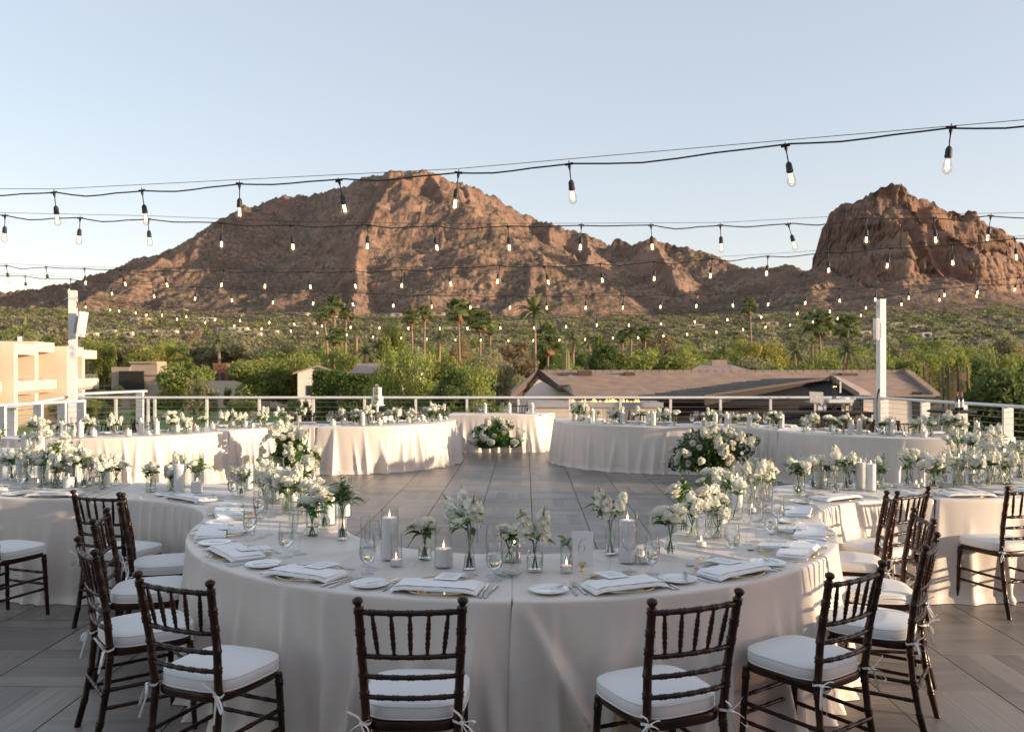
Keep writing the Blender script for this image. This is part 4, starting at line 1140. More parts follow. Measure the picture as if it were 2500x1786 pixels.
for si, (B, dl, dr, e0, e1, desc) in enumerate(STR):
    x0, x1 = B[0][0], B[-1][0]
    # straight in plan: 1/depth is linear in px
    def dep(x, x0=x0, x1=x1, dl=dl, dr=dr): return 1 / (1 / dl + (1 / dr - 1 / dl) * (x - x0) / (x1 - x0))
    P = [at(x, y, dep(x)) for x, y in B]
    t = ob('string_light', None, None, P[len(P) // 2] + Vector((0, 0, DROP)))
    L0 = Vector(t.location)
    rnd = random.Random(si)
    dirv = (P[-1] - P[0]); az = math.atan2(dirv.y, dirv.x)
    def endp(e, q):
        x, _ = e; d = e[1]
        yy = q[1] + (q[0] - x) * 0
        return at(x, yy, d)
    A0 = at(e0[0], B[0][1] - (6 if si < 4 else 10), e0[1]) + Vector((0, 0, DROP)); A1 = at(e1[0], B[-1][1] - (26 if si == 0 else 8), e1[1]) + Vector((0, 0, DROP))
    if si == 5: A1 = at(2146, 743, 19.15)
    if si >= 4: A0 = at(184, 727, 18.3)
    W = [A0] + [p + Vector((0, 0, DROP)) for p in P] + [A1]
    path = []
    for a, b in zip(W[:-1], W[1:]):
        sg = rnd.uniform(.004, .03)
        for k in range(6):
            f = k / 6; q = a.lerp(b, f); q.z -= sg * math.sin(math.pi * f) * (1 + .5 * math.sin(2 * math.pi * f)); path.append(q - L0)
    path.append(W[-1] - L0)
    mb = MB(); mb.tube(path, .0048 if si < 4 else .0055, 6); ob('cable', mb.mesh('cable', M_black), t)
    mb = MB(); sup = [W[0] - L0 + Vector((0, 0, .02))] + [w - L0 + Vector((0, 0, .018 + rnd.uniform(0, .012))) for w in W[1:-1:2]] + [W[-1] - L0 + Vector((0, 0, .02))]
    mb.tube(sup, .0019 if si < 4 else .003, 5); ob('support_wire', mb.mesh('support_wire', M_black), t)
    for p in P:
        rot = (R(rnd.uniform(-9, 9)), R(rnd.gauss(0, 7)), az)
        b = ob('light_bulb', GLB, t, p - L0, rot=rot)
        ob('socket', SOCK, b); ob('filament', FIL, b)
    reg(t, 'string lights', desc, '', 'string lights over the terrace')

# ------------------------------------------------------------------ things at the back of the terrace
# fire table with flames, beyond the railing
d = 21.0
a, b = at(1290, 981, d), at(1616, 981, d)
t = ob('fire_table', None, None, ((a.x + b.x) / 2, d + .5, -.1))
W = b.x - a.x
mb = MB(); mb.box((0, 0, .42), (W, 1.0, .84)); ob('base', mb.mesh('base', M_beige2, False), t)
mb = MB()
for s in (-1, 1):
    mb.box((0, s * .44, .90), (W + .06, .22, .13)); mb.box((s * (W / 2 - .1), 0, .90), (.2, .66, .13))
ob('rim', mb.mesh('rim', M_grey, False), t)
mb = MB(); mb.box((.30 * W, -.505, .45), (.32, .03, .32)); ob('vent_panel', mb.mesh('vent_panel', M_grille, False), t)
M_fire = pm('fire', (1, .5, .15), .6, emit=(1.0, .40, .12), estr=1.3)
rnd = random.Random(8)
for k in range(26):
    xx = rnd.choice([-.1, .06, .2, -.02, .28, .30, .12]) * W + rnd.uniform(-.25, .25)
    h = rnd.uniform(.10, .26); mb = MB(); r = rnd.uniform(.03, .07)
    mb.lathe([(r * .5, 0), (r, h * .25), (r * .6, h * .6), (.002, h)], 7); ob('flame', mb.mesh('flame', M_fire), t, (xx, rnd.uniform(-.2, .2), .86), rot=(rnd.uniform(-.3, .3), rnd.uniform(-.35, .35), k))
reg(t, 'fire table', 'long stone fire table with low orange flames behind the railing')

# dark bar counter with DJ gear
d = 18.0
a, b = at(1906, 1006, d), at(2128, 1012, d)
M_drape = pm('black_drape', (.012, .011, .012), .75); M_brownwood = pm('brown_wood', (.14, .075, .045), .5, (.10, .055, .033), 4, stretch=(1, 1, .2))
t = ob('bar_counter', None, None, ((a.x + b.x) / 2, d + .35, 0), rz=R(-3)); W = b.x - a.x
mb = MB(); mb.box((-.18, 0, .37), (W - .36, .7, .74)); ob('front_panel', mb.mesh('front_panel', M_drape, False), t)
mb = MB(); mb.box((W / 2 - .17, 0, .37), (.34, .69, .735)); ob('side_panel', mb.mesh('side_panel', M_brownwood, False), t)
mb = MB(); mb.box((0, 0, .765), (W + .06, .76, .045)); ob('counter_top', mb.mesh('counter_top', M_drape, False), t)
reg(t, 'counter', 'long black-fronted bar counter with a brown end by the right pole')
d = 18.4
t = ob('mixer_stand', None, None, (at(2048, 980, d).x, d + .1, 0))
def local(x, y, dd=d): q = at(x, y, dd) - Vector(t.location); q.y = 0; return q
for xx in (2004, 2018, 2062):
    q0 = local(xx, 975); mb = MB(); mb.box((q0.x, 0, q0.z / 2), (.045 if xx > 2004 else .06, .05, q0.z)); ob('leg', mb.mesh('leg', M_white, False), t)
q = local(2050, 976); mb = MB(); mb.box((q.x, 0, q.z - .02), (.52, .4, .07)); ob('tray', mb.mesh('tray', M_white, False), t)
mb = MB(); mb.box((q.x - .04, -.18, q.z + .0), (.36, .03, .035)); ob('mixer_front', mb.mesh('mixer_front', M_black, False), t)
q = local(2074, 972); mb = MB(); mb.box((q.x, 0, q.z), (.22, .3, .06)); mb.box((q.x + .02, -.1, q.z - .09), (.06, .06, .12)); ob('sound_controller', mb.mesh('sound_controller', M_porc, False), t)
q = local(2056, 945); mb = MB(); mb.box((q.x, 0, q.z), (.03, .03, .24)); ob('upright', mb.mesh('upright', M_grille, False), t)
reg(t, 'mixer stand', 'white stand holding the sound mixer beside the laptop')
t = ob('laptop', None, None, at(1994, 980, 18.3))
M_alu = pm('aluminium', (.30, .30, .31), .45, metal=.4)
mb = MB(); mb.box((0, 0, .105), (.31, .012, .21)); ob('screen_lid', mb.mesh('screen_lid', M_alu, False), t, rot=(R(-12), R(3), R(8)))
mb = MB(); mb.ball((0, -.008, .105), (.016, .004, .018), 10, 6); mb.ball((.006, -.008, .129), (.003, .003, .006), 6, 4); ob('lid_logo', mb.mesh('lid_logo', M_porc), t, rot=(R(-12), R(3), R(8)))
mb = MB(); mb.box((0, .11, -.004), (.31, .22, .012)); ob('keyboard_deck', mb.mesh('keyboard_deck', M_alu, False), t, rz=R(8))
mb = MB(); mb.box((0, .10, -.52), (.04, .04, 1.02)); mb.box((0, .1, -.018), (.26, .2, .014)); ob('laptop_stand', mb.mesh('laptop_stand', M_white, False), t)
reg(t, 'laptop', 'open silver laptop seen from behind above the bar counter')
for k, xx in enumerate((2033, 2037, 2042, 2047)):
    p = at(xx, 908, 18.9); t = ob('torch_rod', None, None, (p.x, 18.9 + .05 * k, 0))
    mb = MB(); mb.tube([(0, 0, 0), (0, 0, p.z * .72), (0, 0, p.z)], [.012, .009, .003], 5); ob('rod', mb.mesh('rod', M_black), t)
    mb = MB(); mb.ball((0, 0, at(xx, 944, 18.9).z), .018, 8, 6); ob('brass_ball', mb.mesh('brass_ball', M_gold), t)
    reg(t, 'rod', 'thin black rod with a brass ball behind the mixer', '', 'thin rods behind the mixer')
p = at(2147, 1040, 18.2); t = ob('microphone_stand', None, None, (p.x - .05, 18.2, 0))
top = at(2149, 949, 18.2).z
mb = MB(); mb.tube([(0, 0, 0), (0, 0, top - .28)], .011, 6); ob('pole', mb.mesh('pole', M_black), t)
mb = MB(); mb.tube([(0, 0, top - .28), (.02, 0, top - .1), (.035, 0, top - .06), (.05, 0, top)], [.014, .018, .026, .024], 8); ob('microphone', mb.mesh('microphone', M_black), t)
mb = MB(); mb.lathe([(0, .03), (.12, .02), (.14, 0)], 16); ob('base', mb.mesh('base', M_black), t)
reg(t, 'microphone stand', 'black microphone on a stand in front of the right pole')
# high bar table with two wine bottles
d = 14.6; p = at(2322, 1001, d)
t = ob('bar_table', None, None, (p.x, d, 0))
zt = p.z
mb = MB(); mb.lathe([(0, zt), (.36, zt), (.375, zt - .015), (.36, zt - .035), (0, zt - .04)], 28); ob('table_top', mb.mesh('table_top', M_drape), t)
for k in range(4):
    a = k * math.pi / 2 + .5; c, s = math.cos(a), math.sin(a)
    mb = MB(); mb.tube([(.02 * c, .02 * s, zt - .16), (.12 * c, .12 * s, zt - .055), (.2 * c, .2 * s, zt - .10), (.24 * c, .24 * s, zt - .35), (.30 * c, .30 * s, 0)], .014, 8); ob('leg', mb.mesh('leg', M_steel), t)
reg(t, 'table', 'black high-top table on bent chrome legs at the right')
M_bottle = pm('wine_bottle', (.012, .016, .010), .08, coat=.5); M_capsule = pm('bottle_capsule', (.42, .10, .06), .4); M_label = pm('bottle_label', (.62, .62, .66), .7)
for k, xx in enumerate((2337, 2347)):
    q = at(xx, 1000, d - .08 + .1 * k); t = ob('wine_bottle', None, None, (q.x, q.y, zt))
    mb = MB(); mb.lathe([(0, 0), (.036, .002), (.038, .02), (.038, .18), (.030, .205), (.014, .235), (.0135, .29)], 18); ob('bottle', mb.mesh('bottle', M_bottle), t)
    mb = MB(); mb.lathe([(.0148, .235), (.0152, .292), (.0152, .305), (0, .306)], 14); ob('capsule', mb.mesh('capsule', M_capsule), t)
    mb = MB(); mb.lathe([(.0388, .05), (.0388, .15)], 18); ob('label', mb.mesh('label', M_label), t)
    reg(t, 'wine bottle', 'dark wine bottle with red capsule on the high-top table', '', 'wine bottles on the high-top table')
# ------------------------------------------------------------------ draped serpentine tables
TZ = .765
RI, RO = 1.07, 1.98
def smooth01(x): x = np.clip(x, 0, 1); return x * x * (3 - 2 * x)
def cloth_from_grid(name, GXY, loop, seed, kinds, lumps, rr=.014, rows=24, up=False, extra=()):
    """GXY (na, nr, 2) grid of the table top inset by rr; loop: list of (i, j); kinds: per loop point, fold character 0 convex 1 concave 2 end"""
    rg = np.random.default_rng(seed)
    na, nr = GXY.shape[:2]
    Lp = np.array([GXY[i, j] for i, j in loop]); n = len(Lp)
    seg = np.linalg.norm(np.roll(Lp, -1, 0) - Lp, axis=1)
    u = np.concatenate([[0], np.cumsum(seg)[:-1]]); Lt = seg.sum()
    tg = np.roll(Lp, -1, 0) - np.roll(Lp, 1, 0)
    nn = np.stack([tg[:, 1], -tg[:, 0]], 1); nn /= np.linalg.norm(nn, axis=1)[:, None]
    # soften the normals over the corners
    k = 5
    nn = sum(np.roll(nn, s, 0) for s in range(-k, k + 1)); nn /= np.linalg.norm(nn, axis=1)[:, None]
    kinds = np.array(kinds)
    folds = list(extra)
    x = 0.0
    while x < Lt:
        kd = kinds[np.searchsorted(u, x) % n]
        if kd == 0 and extra: sp, am, w, t0 = rg.uniform(.10, .30), rg.uniform(.05, .125), rg.uniform(.026, .058), rg.uniform(-.30, .12)
        elif kd == 0: sp, am, w, t0 = rg.uniform(.09, .30), rg.uniform(.04, .115), rg.uniform(.026, .055), rg.uniform(-.30, .15)
        elif kd == 1: sp, am, w, t0 = rg.uniform(.085, .16), rg.uniform(.045, .095), rg.uniform(.022, .040), rg.uniform(-.35, .0)
        else: sp, am, w, t0 = rg.uniform(.10, .22), rg.uniform(.04, .10), rg.uniform(.028, .05), rg.uniform(-.05, .15)
        folds.append((x, am, w, t0, rg.uniform(-.10, .10)))
        x += sp
    zt = TZ - .0
    V = np.zeros((na * nr + n * (rows + 3), 3))
    X, Y = GXY[..., 0], GXY[..., 1]
    Z = np.full(X.shape, zt) + lumps(X, Y)
    V[:na * nr] = np.stack([X, Y, Z], -1).reshape(-1, 3)
    idx = np.array([i * nr + j for i, j in loop])
    prev = idx; Fs = []
    I, J = np.meshgrid(np.arange(na - 1), np.arange(nr - 1), indexing='ij')
    q = (I * nr + J).ravel(); Fs.append(np.stack([q, q + nr, q + nr + 1, q + 1], -1) if up else np.stack([q, q + 1, q + nr + 1, q + nr], -1))
    zl = Z.reshape(-1)[idx] - zt
    o = na * nr
    for r in range(rows + 3):
        if r < 3:
            th = (r + 1) / 3 * math.pi / 2; off = np.full(n, rr * math.sin(th)); z = np.full(n, zt - rr * (1 - math.cos(th))) + zl * (1 - r / 3) ; t = 0.0
        else:
            t = (r - 2) / rows
            z = np.full(n, zt - rr - t * (zt - rr - .004)); off = np.full(n, rr + .030 * t ** 1.2)
        f = np.zeros(n)
        if t > 0:
            for (c, am, w, t0, sl) in folds:
                d = (u - c - sl * t + Lt / 2) % Lt - Lt / 2
                ww = w * (.55 + .65 * t)
                f += am * smooth01((t - t0) / (1.05 - t0)) * (np.exp(-np.abs(d / ww) ** 1.55) * 1.3 - .34 * np.exp(-(d / (2.4 * ww)) ** 2))
            off = off + f
            if t > .93: off = off + (t - .93) / .07 * (.012 + .02 * vnoise(u * 7, u * 0 + seed, seed))
        P = Lp + nn * off[:, None]
        V[o:o + n] = np.stack([P[:, 0], P[:, 1], z], -1)
        cur = np.arange(o, o + n)
        Fs.append(np.stack([prev, cur, np.roll(cur, -1), np.roll(prev, -1)], -1))
        prev = cur; o += n
    return mesh_np(name, V, np.concatenate(Fs), M_cloth, True)

def ring_table(c, a0, a1, outer_concave_to, seed, desc, dens=.03, rin=RI, rout=RO, wr=6, extra=()):
    """quarter-ring table; angles in degrees about c"""
    L = R(a1 - a0) * rout
    na = max(24, int(L / dens)); nr = max(10, int((rout - rin) / dens))
    e = .014
    A = np.linspace(R(a0) + e / 1.6, R(a1) - e / 1.6, na); Rr = np.linspace(rin + e, rout - e, nr)
    AA, RR = np.meshgrid(A, Rr, indexing='ij')
    G = np.stack([RR * np.cos(AA), RR * np.sin(AA)], -1)
    loop = [(i, nr - 1) for i in range(na)] + [(na - 1, j) for j in range(nr - 2, -1, -1)] + [(i, 0) for i in range(na - 2, -1, -1)] + [(0, j) for j in range(1, nr - 1)]
    kinds = [0] * na + [2] * (nr - 1) + [1] * (na - 1) + [2] * (nr - 2)
    rg = np.random.default_rng(seed + 50)
    W = [(rg.uniform(a0, a1), rg.uniform(-26, 26), rg.uniform(.010, .022), rg.uniform(.009, .022), rg.uniform(.4, 1.0)) for _ in range(wr)]
    def lumps(X, Y):
        a = np.degrees(np.arctan2(Y, X)); a = (a - a0) % 360 + a0; r = np.hypot(X, Y); s = (r - rin) / (rout - rin)
        z = 0 * X
        for (ac, sl, h, w, reach) in W:
            d = R(1) * (a - ac - sl * s) * r
            z = z + h * np.exp(-(d / (w * (1 + s))) ** 2) * np.clip(1 - (s / reach) ** 2, 0, 1) ** .7 * smooth01((s - .01) / .05)
        z = z + .0022 * (fbm(X * 3 + seed, Y * 3, 3, seed) - .5)
        return z
    cl = cloth_from_grid('tablecloth', G, loop, seed, kinds, lumps, rows=30 if dens < .025 else 18, extra=extra)
    # the plywood top under the cloth is the thing itself
    mb = MB(); n = 18; V = []
    for z in (.735, .755):
        for k in range(n + 1):
            a = R(a0 + (a1 - a0) * k / n) ; ca, sa = math.cos(a), math.sin(a); V += [((rin + .02) * ca, (rin + .02) * sa, z), ((rout - .02) * ca, (rout - .02) * sa, z)]
    m = 2 * (n + 1); F = []
    for k in range(n):
        i = 2 * k; F += [(i, i + 2, i + 3, i + 1), (m + i, m + i + 1, m + i + 3, m + i + 2), (i + 1, i + 3, m + i + 3, m + i + 1), (i, m + i, m + i + 2, i + 2)]
    F += [(0, 1, m + 1, m), (2 * n, m + 2 * n, m + 2 * n + 1, 2 * n + 1)]
    mb.add(V, F)
    am = R((a0 + a1) / 2)
    t = ob('serpentine_table', mb.mesh('table_top', M_brownwood, False), None, (c[0], c[1], 0))
    ob('tablecloth', cl, t)
    for f in (.12, .88):
        for r_ in (rin + .15, rout - .15):
            a = R(a0 + (a1 - a0) * f); mb = MB(); mb.tube([(r_ * math.cos(a), r_ * math.sin(a), 0), (r_ * math.cos(a), r_ * math.sin(a), .735)], .014, 6); ob('leg', mb.mesh('leg', M_steel), t)
    reg(t, 'table', desc, '', 'curved banquet tables under beige cloths')
    return t

def nxt(c, a): return (c[0] + (RI + RO) * math.cos(R(a)), c[1] + (RI + RO) * math.sin(R(a)))
cN = (0.0, 5.60)
cL1 = nxt(cN, 185); cL2 = nxt(cL1, 95); cL3 = nxt(cL2, 178)
cR1 = nxt(cN, -5); cR2 = nxt(cR1, 85); cR3 = nxt(cR2, 2)
cA = (-3.0, 15.9); cB = nxt(cA, -95); cC = nxt(cB, 165)
cA2 = (2.75, 15.95); cB2 = nxt(cA2, -85); cC2 = nxt(cB2, 15)
ring_table(cN, 185.4, 270.10, 0, 1, 'beige draped curved table nearest the camera, left of the seam', .015, wr=11, extra=[(R(84.3) * RO - .16, .10, .06, -.15, -.10), (R(84.3) * RO - .02, -.035, .05, -.1, .0)])
ring_table(cN, 269.90, 354.6, 0, 2, 'beige draped curved table nearest the camera, right of the seam', .015, wr=11, extra=[(.03, .13, .05, -.2, .40), (-.03, -.05, .06, -.1, .06), (.50, .07, .07, -.1, -.16)])
ring_table(cL1, 5.4, 94.6, 0, 3, 'beige draped table curving in behind the left-hand chairs', .018)
ring_table(cL2, 178.4, 274.6, 0, 4, 'beige draped table bulging towards the left picture edge', .018)
ring_table(cL3, -1.6, 96, 0, 5, 'beige draped table half out of frame at far left', .02)
ring_table(cR1, 85.4, 174.6, 0, 6, 'beige sunlit draped table curving in behind the right-hand chairs', .018)
ring_table(cR2, 265.4, 361.6, 0, 7, 'beige sunlit draped table bulging towards the right picture edge', .018)
ring_table(cR3, 84, 181.6, 0, 8, 'beige draped table half out of frame at far right', .02)
ring_table(cA, 265.4, 368, 0, 9, 'sunlit draped back table in front of the wedding cake', .02)
ring_table(cB, 85.4, 164.6, 0, 10, 'draped back table curving behind the left floor flowers', .02)
ring_table(cC, 238, 344.6, 0, 11, 'sunlit draped back table left of the left floor flowers', .02)
ring_table(cA2, 172, 274.6, 0, 12, 'shaded draped back table between head table and right floor flowers', .02)
ring_table(cB2, 15.4, 94.6, 0, 13, 'draped back table curving behind the right floor flowers', .02)
ring_table(cC2, 195.4, 302, 0, 14, 'shaded draped back table right of the right floor flowers', .02)

# head table: straight front, swept back at its right end
def head_table():
    P = [(-1.30, 17.55), (-.6, 17.50), (.1, 17.50), (.50, 17.56), (.72, 17.85), (.90, 18.35)]
    Pv = [Vector((*p, 0)) for p in P]
    pts = []
    for a, b in zip(Pv[:-1], Pv[1:]):
        m = max(2, int((b - a).length / .03))
        pts += [a.lerp(b, k / m) for k in range(m)]
    pts.append(Pv[-1]); pts = [Vector(p) for p in pts]
    for _ in range(5): pts = [pts[0]] + [(pts[i - 1] + pts[i] * 2 + pts[i + 1]) / 4 for i in range(1, len(pts) - 1)] + [pts[-1]]
    na, nr = len(pts), 26
    G = np.zeros((na, nr, 2))
    for i in range(na):
        t = (pts[min(i + 1, na - 1)] - pts[max(i - 1, 0)]).normalized(); nrm = Vector((-t.y, t.x, 0))
        for j in range(nr):
            q = pts[i] + nrm * .76 * (1 - j / (nr - 1)) * (1 if i < na * .75 else .8); G[i, j] = (q.x, q.y)
    G = G[:, ::-1]      # j = 0 front
    loop = [(i, 0) for i in range(na)] + [(na - 1, j) for j in range(1, nr)] + [(i, nr - 1) for i in range(na - 2, -1, -1)] + [(0, j) for j in range(nr - 2, 0, -1)]
    kinds = [2] * len(loop)
    me = cloth_from_grid('tablecloth', G - np.array([-.2, 17.9]), loop, 31, kinds, lambda X, Y: X * 0, up=True)
    mb = MB(); mb.box((-.05, 0, .745), (1.7, .6, .02))
    t = ob('head_table', mb.mesh('table_top', M_brownwood, False), None, (-.2, 17.9, 0)); ob('tablecloth', me, t)
    for x in (-.8, .6):
        for y in (-.22, .22): mb = MB(); mb.tube([(x, y, 0), (x, y, .735)], .014, 6); ob('leg', mb.mesh('leg', M_steel), t)
    reg(t, 'table', 'small draped head table at the far centre by the railing')
head_table()

# ------------------------------------------------------------------ chiavari chairs
def ringed(p0, p1, r, rings, mid=None, n=8, taper=1.0, bump=1.24, rw=.0065):
    """turned bamboo member from p0 to p1 with double rings at the given fractions; mid bows it"""
    p0, p1 = Vector(p0), Vector(p1); L = (p1 - p0).length
    ts = {0.0: 1.0, 1.0: 1.0}
    for t in rings:
        e = rw / L
        for dt, k in ((-2.2, 1.0), (-1.3, bump), (-.45, 1.08), (.45, 1.08), (1.3, bump), (2.2, 1.0)): ts[min(max(t + dt * e, 0), 1)] = k
    T = sorted(ts)
    P, Rd = [], []
    for t in T:
        q = p0.lerp(p1, t)
        if mid is not None: q = q + Vector(mid) * (4 * t * (1 - t))
        P.append(q); Rd.append(r * ts[t] * (1 + (taper - 1) * t))
    return P, Rd
def member(name, *segs, n=8, parent=None, mat=None):
    mb = MB()
    for P, Rd in segs: mb.tube(P, Rd, n)
    return ob(name, mb.mesh(name, mat or M_wood, True, 55), parent)
TIES = {-1: [], 1: []}
def make_chair():
    t = ob('chiavari_chair', None)
    B0, B1, B2, B3 = (.178, -.262, 0), (.166, -.185, .43), (.176, -.205, .64), (.186, -.252, .885)
    for s in (-1, 1):
        f = lambda p: (p[0] * s, p[1], p[2])
        mb = MB()
        P, Rd = ringed(f(B0), f(B1), .0155, [.28, .62, .93], (0, .012, 0)); Q, Rq = ringed(f(B1), f(B2), .0165, [.12, .58, .98]); S, Rs = ringed(f(B2), f(B3), .0165, [.33, .62, .96])
        path = P[:-1] + Q[:-1] + S; rad = Rd[:-1] + Rq[:-1] + Rs
        e = Vector(f(B3)); d = Vector((.004 * s, -.008, .04)).normalized()
        for h, r_ in ((.004, .0135), (.009, .0115), (.013, .013), (.019, .0185), (.026, .0205), (.033, .0185), (.038, .011), (.040, .002)): path.append(e + d * h); rad.append(r_)
        mb.tube(path, rad, 10); ob('back_post', mb.mesh('back_post', M_wood, True, 60), t)
        P, Rd = ringed((.188 * s, .190, 0), (.176 * s, .168, .425), .0125, [.28, .62, .90], taper=1.32)
        member('front_leg', (P, Rd), parent=t)
    def back_at(z):
        a, b = (Vector(B1), Vector(B2)) if z < B2[2] else (Vector(B2), Vector(B3)); k = (z - a.z) / (b.z - a.z); return a.lerp(b, k)
    bow = (0, -.022, 0)
    rails = []
    for z, nm in ((.868, 'top_rail'), (.700, 'back_rail'), (.622, 'back_rail'), (.545, 'back_rail')):
        q = back_at(z); rails.append(q)
        P, Rd = ringed((-q.x, q.y, q.z), (q.x, q.y, q.z), .0108 if nm == 'top_rail' else .0098, [.13, .315, .5, .685, .87] if nm == 'top_rail' else [.17, .335, .5, .665, .83], bow)
        member(nm, (P, Rd), parent=t)
    for k, (ft, fb) in enumerate(((.13, .17), (.315, .335), (.5, .5), (.685, .665), (.87, .83))):
        a, b = rails[0], rails[1]
        p0 = Vector((-a.x + 2 * a.x * ft, a.y, a.z)) + Vector(bow) * 4 * ft * (1 - ft); p1 = Vector((-b.x + 2 * b.x * fb, b.y, b.z)) + Vector(bow) * 4 * fb * (1 - fb)
        P, Rd = ringed(p0, p1, .0072, [.30, .52, .74], bump=1.3)
        for i, q in enumerate(P):
            tt = (q - p0).length / (p1 - p0).length; Rd[i] *= .72 + .45 * math.sin(math.pi * min(max(tt, .04), .96)) ** .8
        member('spindle', (P, Rd), n=7, parent=t)
    # seat frame and cushion: one rounded trapezoid profile
    def outline(wf, wb, y0, y1, p, n=36):
        O = []
        for k in range(n):
            a = 2 * math.pi * k / n; c, s = math.cos(a), math.sin(a)
            sx = math.copysign(abs(c) ** (2 / p), c); sy = math.copysign(abs(s) ** (2 / p), s)
            y = (y0 + y1) / 2 + sy * (y1 - y0) / 2; f = (y - y0) / (y1 - y0); O.append((sx * (wb + (wf - wb) * f) / 2, y))
        return O
    def stack(name, O, rows, mat, ang):
        V, F = [], []; n = len(O); cx = 0; cy_ = sum(y for _, y in O) / n
        for (sc, z) in rows: V += [((x - cx) * sc + cx, (y - cy_) * sc + cy_, z) for x, y in O]
        for i in range(len(rows) - 1):
            for k in range(n): F.append((i * n + k, i * n + (k + 1) % n, (i + 1) * n + (k + 1) % n, (i + 1) * n + k))
        F.append(tuple(range(n - 1, -1, -1))); o = (len(rows) - 1) * n; F.append(tuple(o + k for k in range(n)))
        mb = MB(); mb.add(V, F); return ob(name, mb.mesh(name, mat, True, ang), t)
    stack('seat_frame', outline(.40, .355, -.20, .195, 4.5), [(.97, .412), (1, .418), (1, .440), (.985, .447)], M_wood, 50)
    O = outline(.415, .372, -.192, .212, 3.6)
    cu = stack('cushion', O, [(.955, .447), (.99, .452), (1.0, .462), (1.005, .475), (1.0, .489), (.985, .496), (.975, .4985), (.93, .504), (.75, .509), (.4, .511)], M_cush, 75)
    for z, sc in ((.4955, .988), (.4505, .992)):
        mb = MB(); cyy = sum(y for _, y in O) / len(O); pts = [Vector((x * sc, (y - cyy) * sc + cyy, z)) for x, y in O]; mb.tube(pts + [pts[0]], .0032, 5, False); ob('piping', mb.mesh('piping', M_cush), cu)
    # stretchers
    def st(a, b, r=.0092, rg=(.5,)): P, Rd = ringed(a, b, r, rg); member('stretcher', (P, Rd), parent=t)
    st((-.184, .183, .215), (.184, .183, .215), rg=(.22, .5, .78)); st((-.182, .179, .295), (.182, .179, .295), rg=(.22, .5, .78))
    for s in (-1, 1):
        st((.182 * s, .180, .185), (.173 * s, -.226, .185), rg=(.12, .5, .88)); st((.180 * s, .176, .265), (.170 * s, -.212, .265), rg=(.12, .5, .88))
    st((-.171, -.218, .245), (.171, -.218, .245), rg=(.22, .5, .78))
    # cushion ties knotted round the back posts
    for s, va in [(q, w) for w in range(3) for q in (-1, 1)]:
        mb = MB(); rnd = random.Random(5 + s + va * 7); jt = lambda x: x + va * rnd.uniform(-.35, .35)
        c = Vector((.170 * s, -.190, .452)); k0 = c + Vector((.012 * s, -.024, 0))
        ring = [c + Vector((.022 * math.cos(a), .022 * math.sin(a), .004 * math.sin(2 * a))) for a in [q * math.pi / 6 for q in range(13)]]
        mb.ribbon(ring, .010, (0, 0, 1)); mb.ribbon([Vector((.15 * s, -.165, .456)), c + Vector((0, .02, 0))], .010, (0, 0, 1))
        mb.ball(k0, (.009, .008, .008), 7, 5)
        def loop(d, l, w, dz):
            pts = []
            for q in range(11):
                f = q / 10; a = f * 2 * math.pi; r_ = math.sin(f * math.pi); pts.append(k0 + Vector(d) * l * r_ + Vector((0, -.006, 0)) * f + Vector((0, 0, 1)) * w * math.sin(a) + Vector((0, 0, dz)) * r_ * r_)
            mb.ribbon(pts, .0095, Vector((.25, 1, .2)).normalized())
        def tail(d, l, curl):
            pts = [k0 + Vector(d) * l * f + Vector((0, 0, 1)) * curl * f * f + Vector((.01 * math.sin(4 * f), -.01 * f, 0)) for f in [q / 6 for q in range(7)]]
            mb.ribbon(pts, .0095, Vector((.6, .7, .2)).normalized())
        loop((s * jt(.75), jt(-.35), jt(-.55)), .075 + .008 * va, .014, -.01); loop((s * .1, -.25, -1), .095, .012, 0) if s > 0 else loop((-s * .5, -.5, -.35), .07, .016, 0)
        tail((s * jt(.45), jt(-.25), jt(.8) if va != 2 else -.9), .085, -.01 - .02 * va); tail((-s * jt(.5), jt(-.3), jt(.7)), .08, .0 if s > 0 else -.03)
        me_ = mb.mesh('cushion_tie', M_tie, True, 180); TIES[s].append(me_)
        if va == 0: ob('cushion_tie', me_, t)
    return t
CH0 = make_chair()
CHAIRS = [  # back-top centre (x, depth), facing, description
    (-.365, 3.10, -.02, 1, 'dark wooden chair in the foreground, back squarely to the camera'),
    (.672, 3.15, -.384, .923, 'dark wooden chair just right of the tablecloth seam'),
    (1.425, 3.575, -.585, .81, 'dark wooden chair second from the seam on the right'),
    (2.017, 4.16, -.835, .55, 'half-sunlit chair in side view nearest the right floor corner'),
    (2.32, 4.875, -.98, .17, 'sunlit chair directly behind the half-lit side-view chair'),
    (2.44, 5.57, -.96, .28, 'glowing orange chair tucked under the right table end'),
    (2.71, 5.84, -.57, .82, 'glowing orange chair with back slanting to the right, before the right cloth'),
    (3.60, 6.02, -.30, .95, 'sunlit chair at the right picture edge before the right table'),
    (-1.34, 3.42, .40, .917, 'dark wooden chair nearest on the left, ties hanging from both posts'),
    (-2.0, 4.06, .80, .6, 'dark chair in side view left of the nearest left chair'),
    (-2.32, 4.87, .97, .25, 'dark chair in side view tucked under the left curve of table'),
    (-2.47, 5.47, .93, .37, 'dark chair almost hidden behind another chair post, left side'),
    (-2.757, 5.73, .30, .955, 'dark chair before the left cloth, backrest facing the camera'),
    (-3.60, 5.74, .33, .94, 'dark chair cut by the left picture edge'),
]
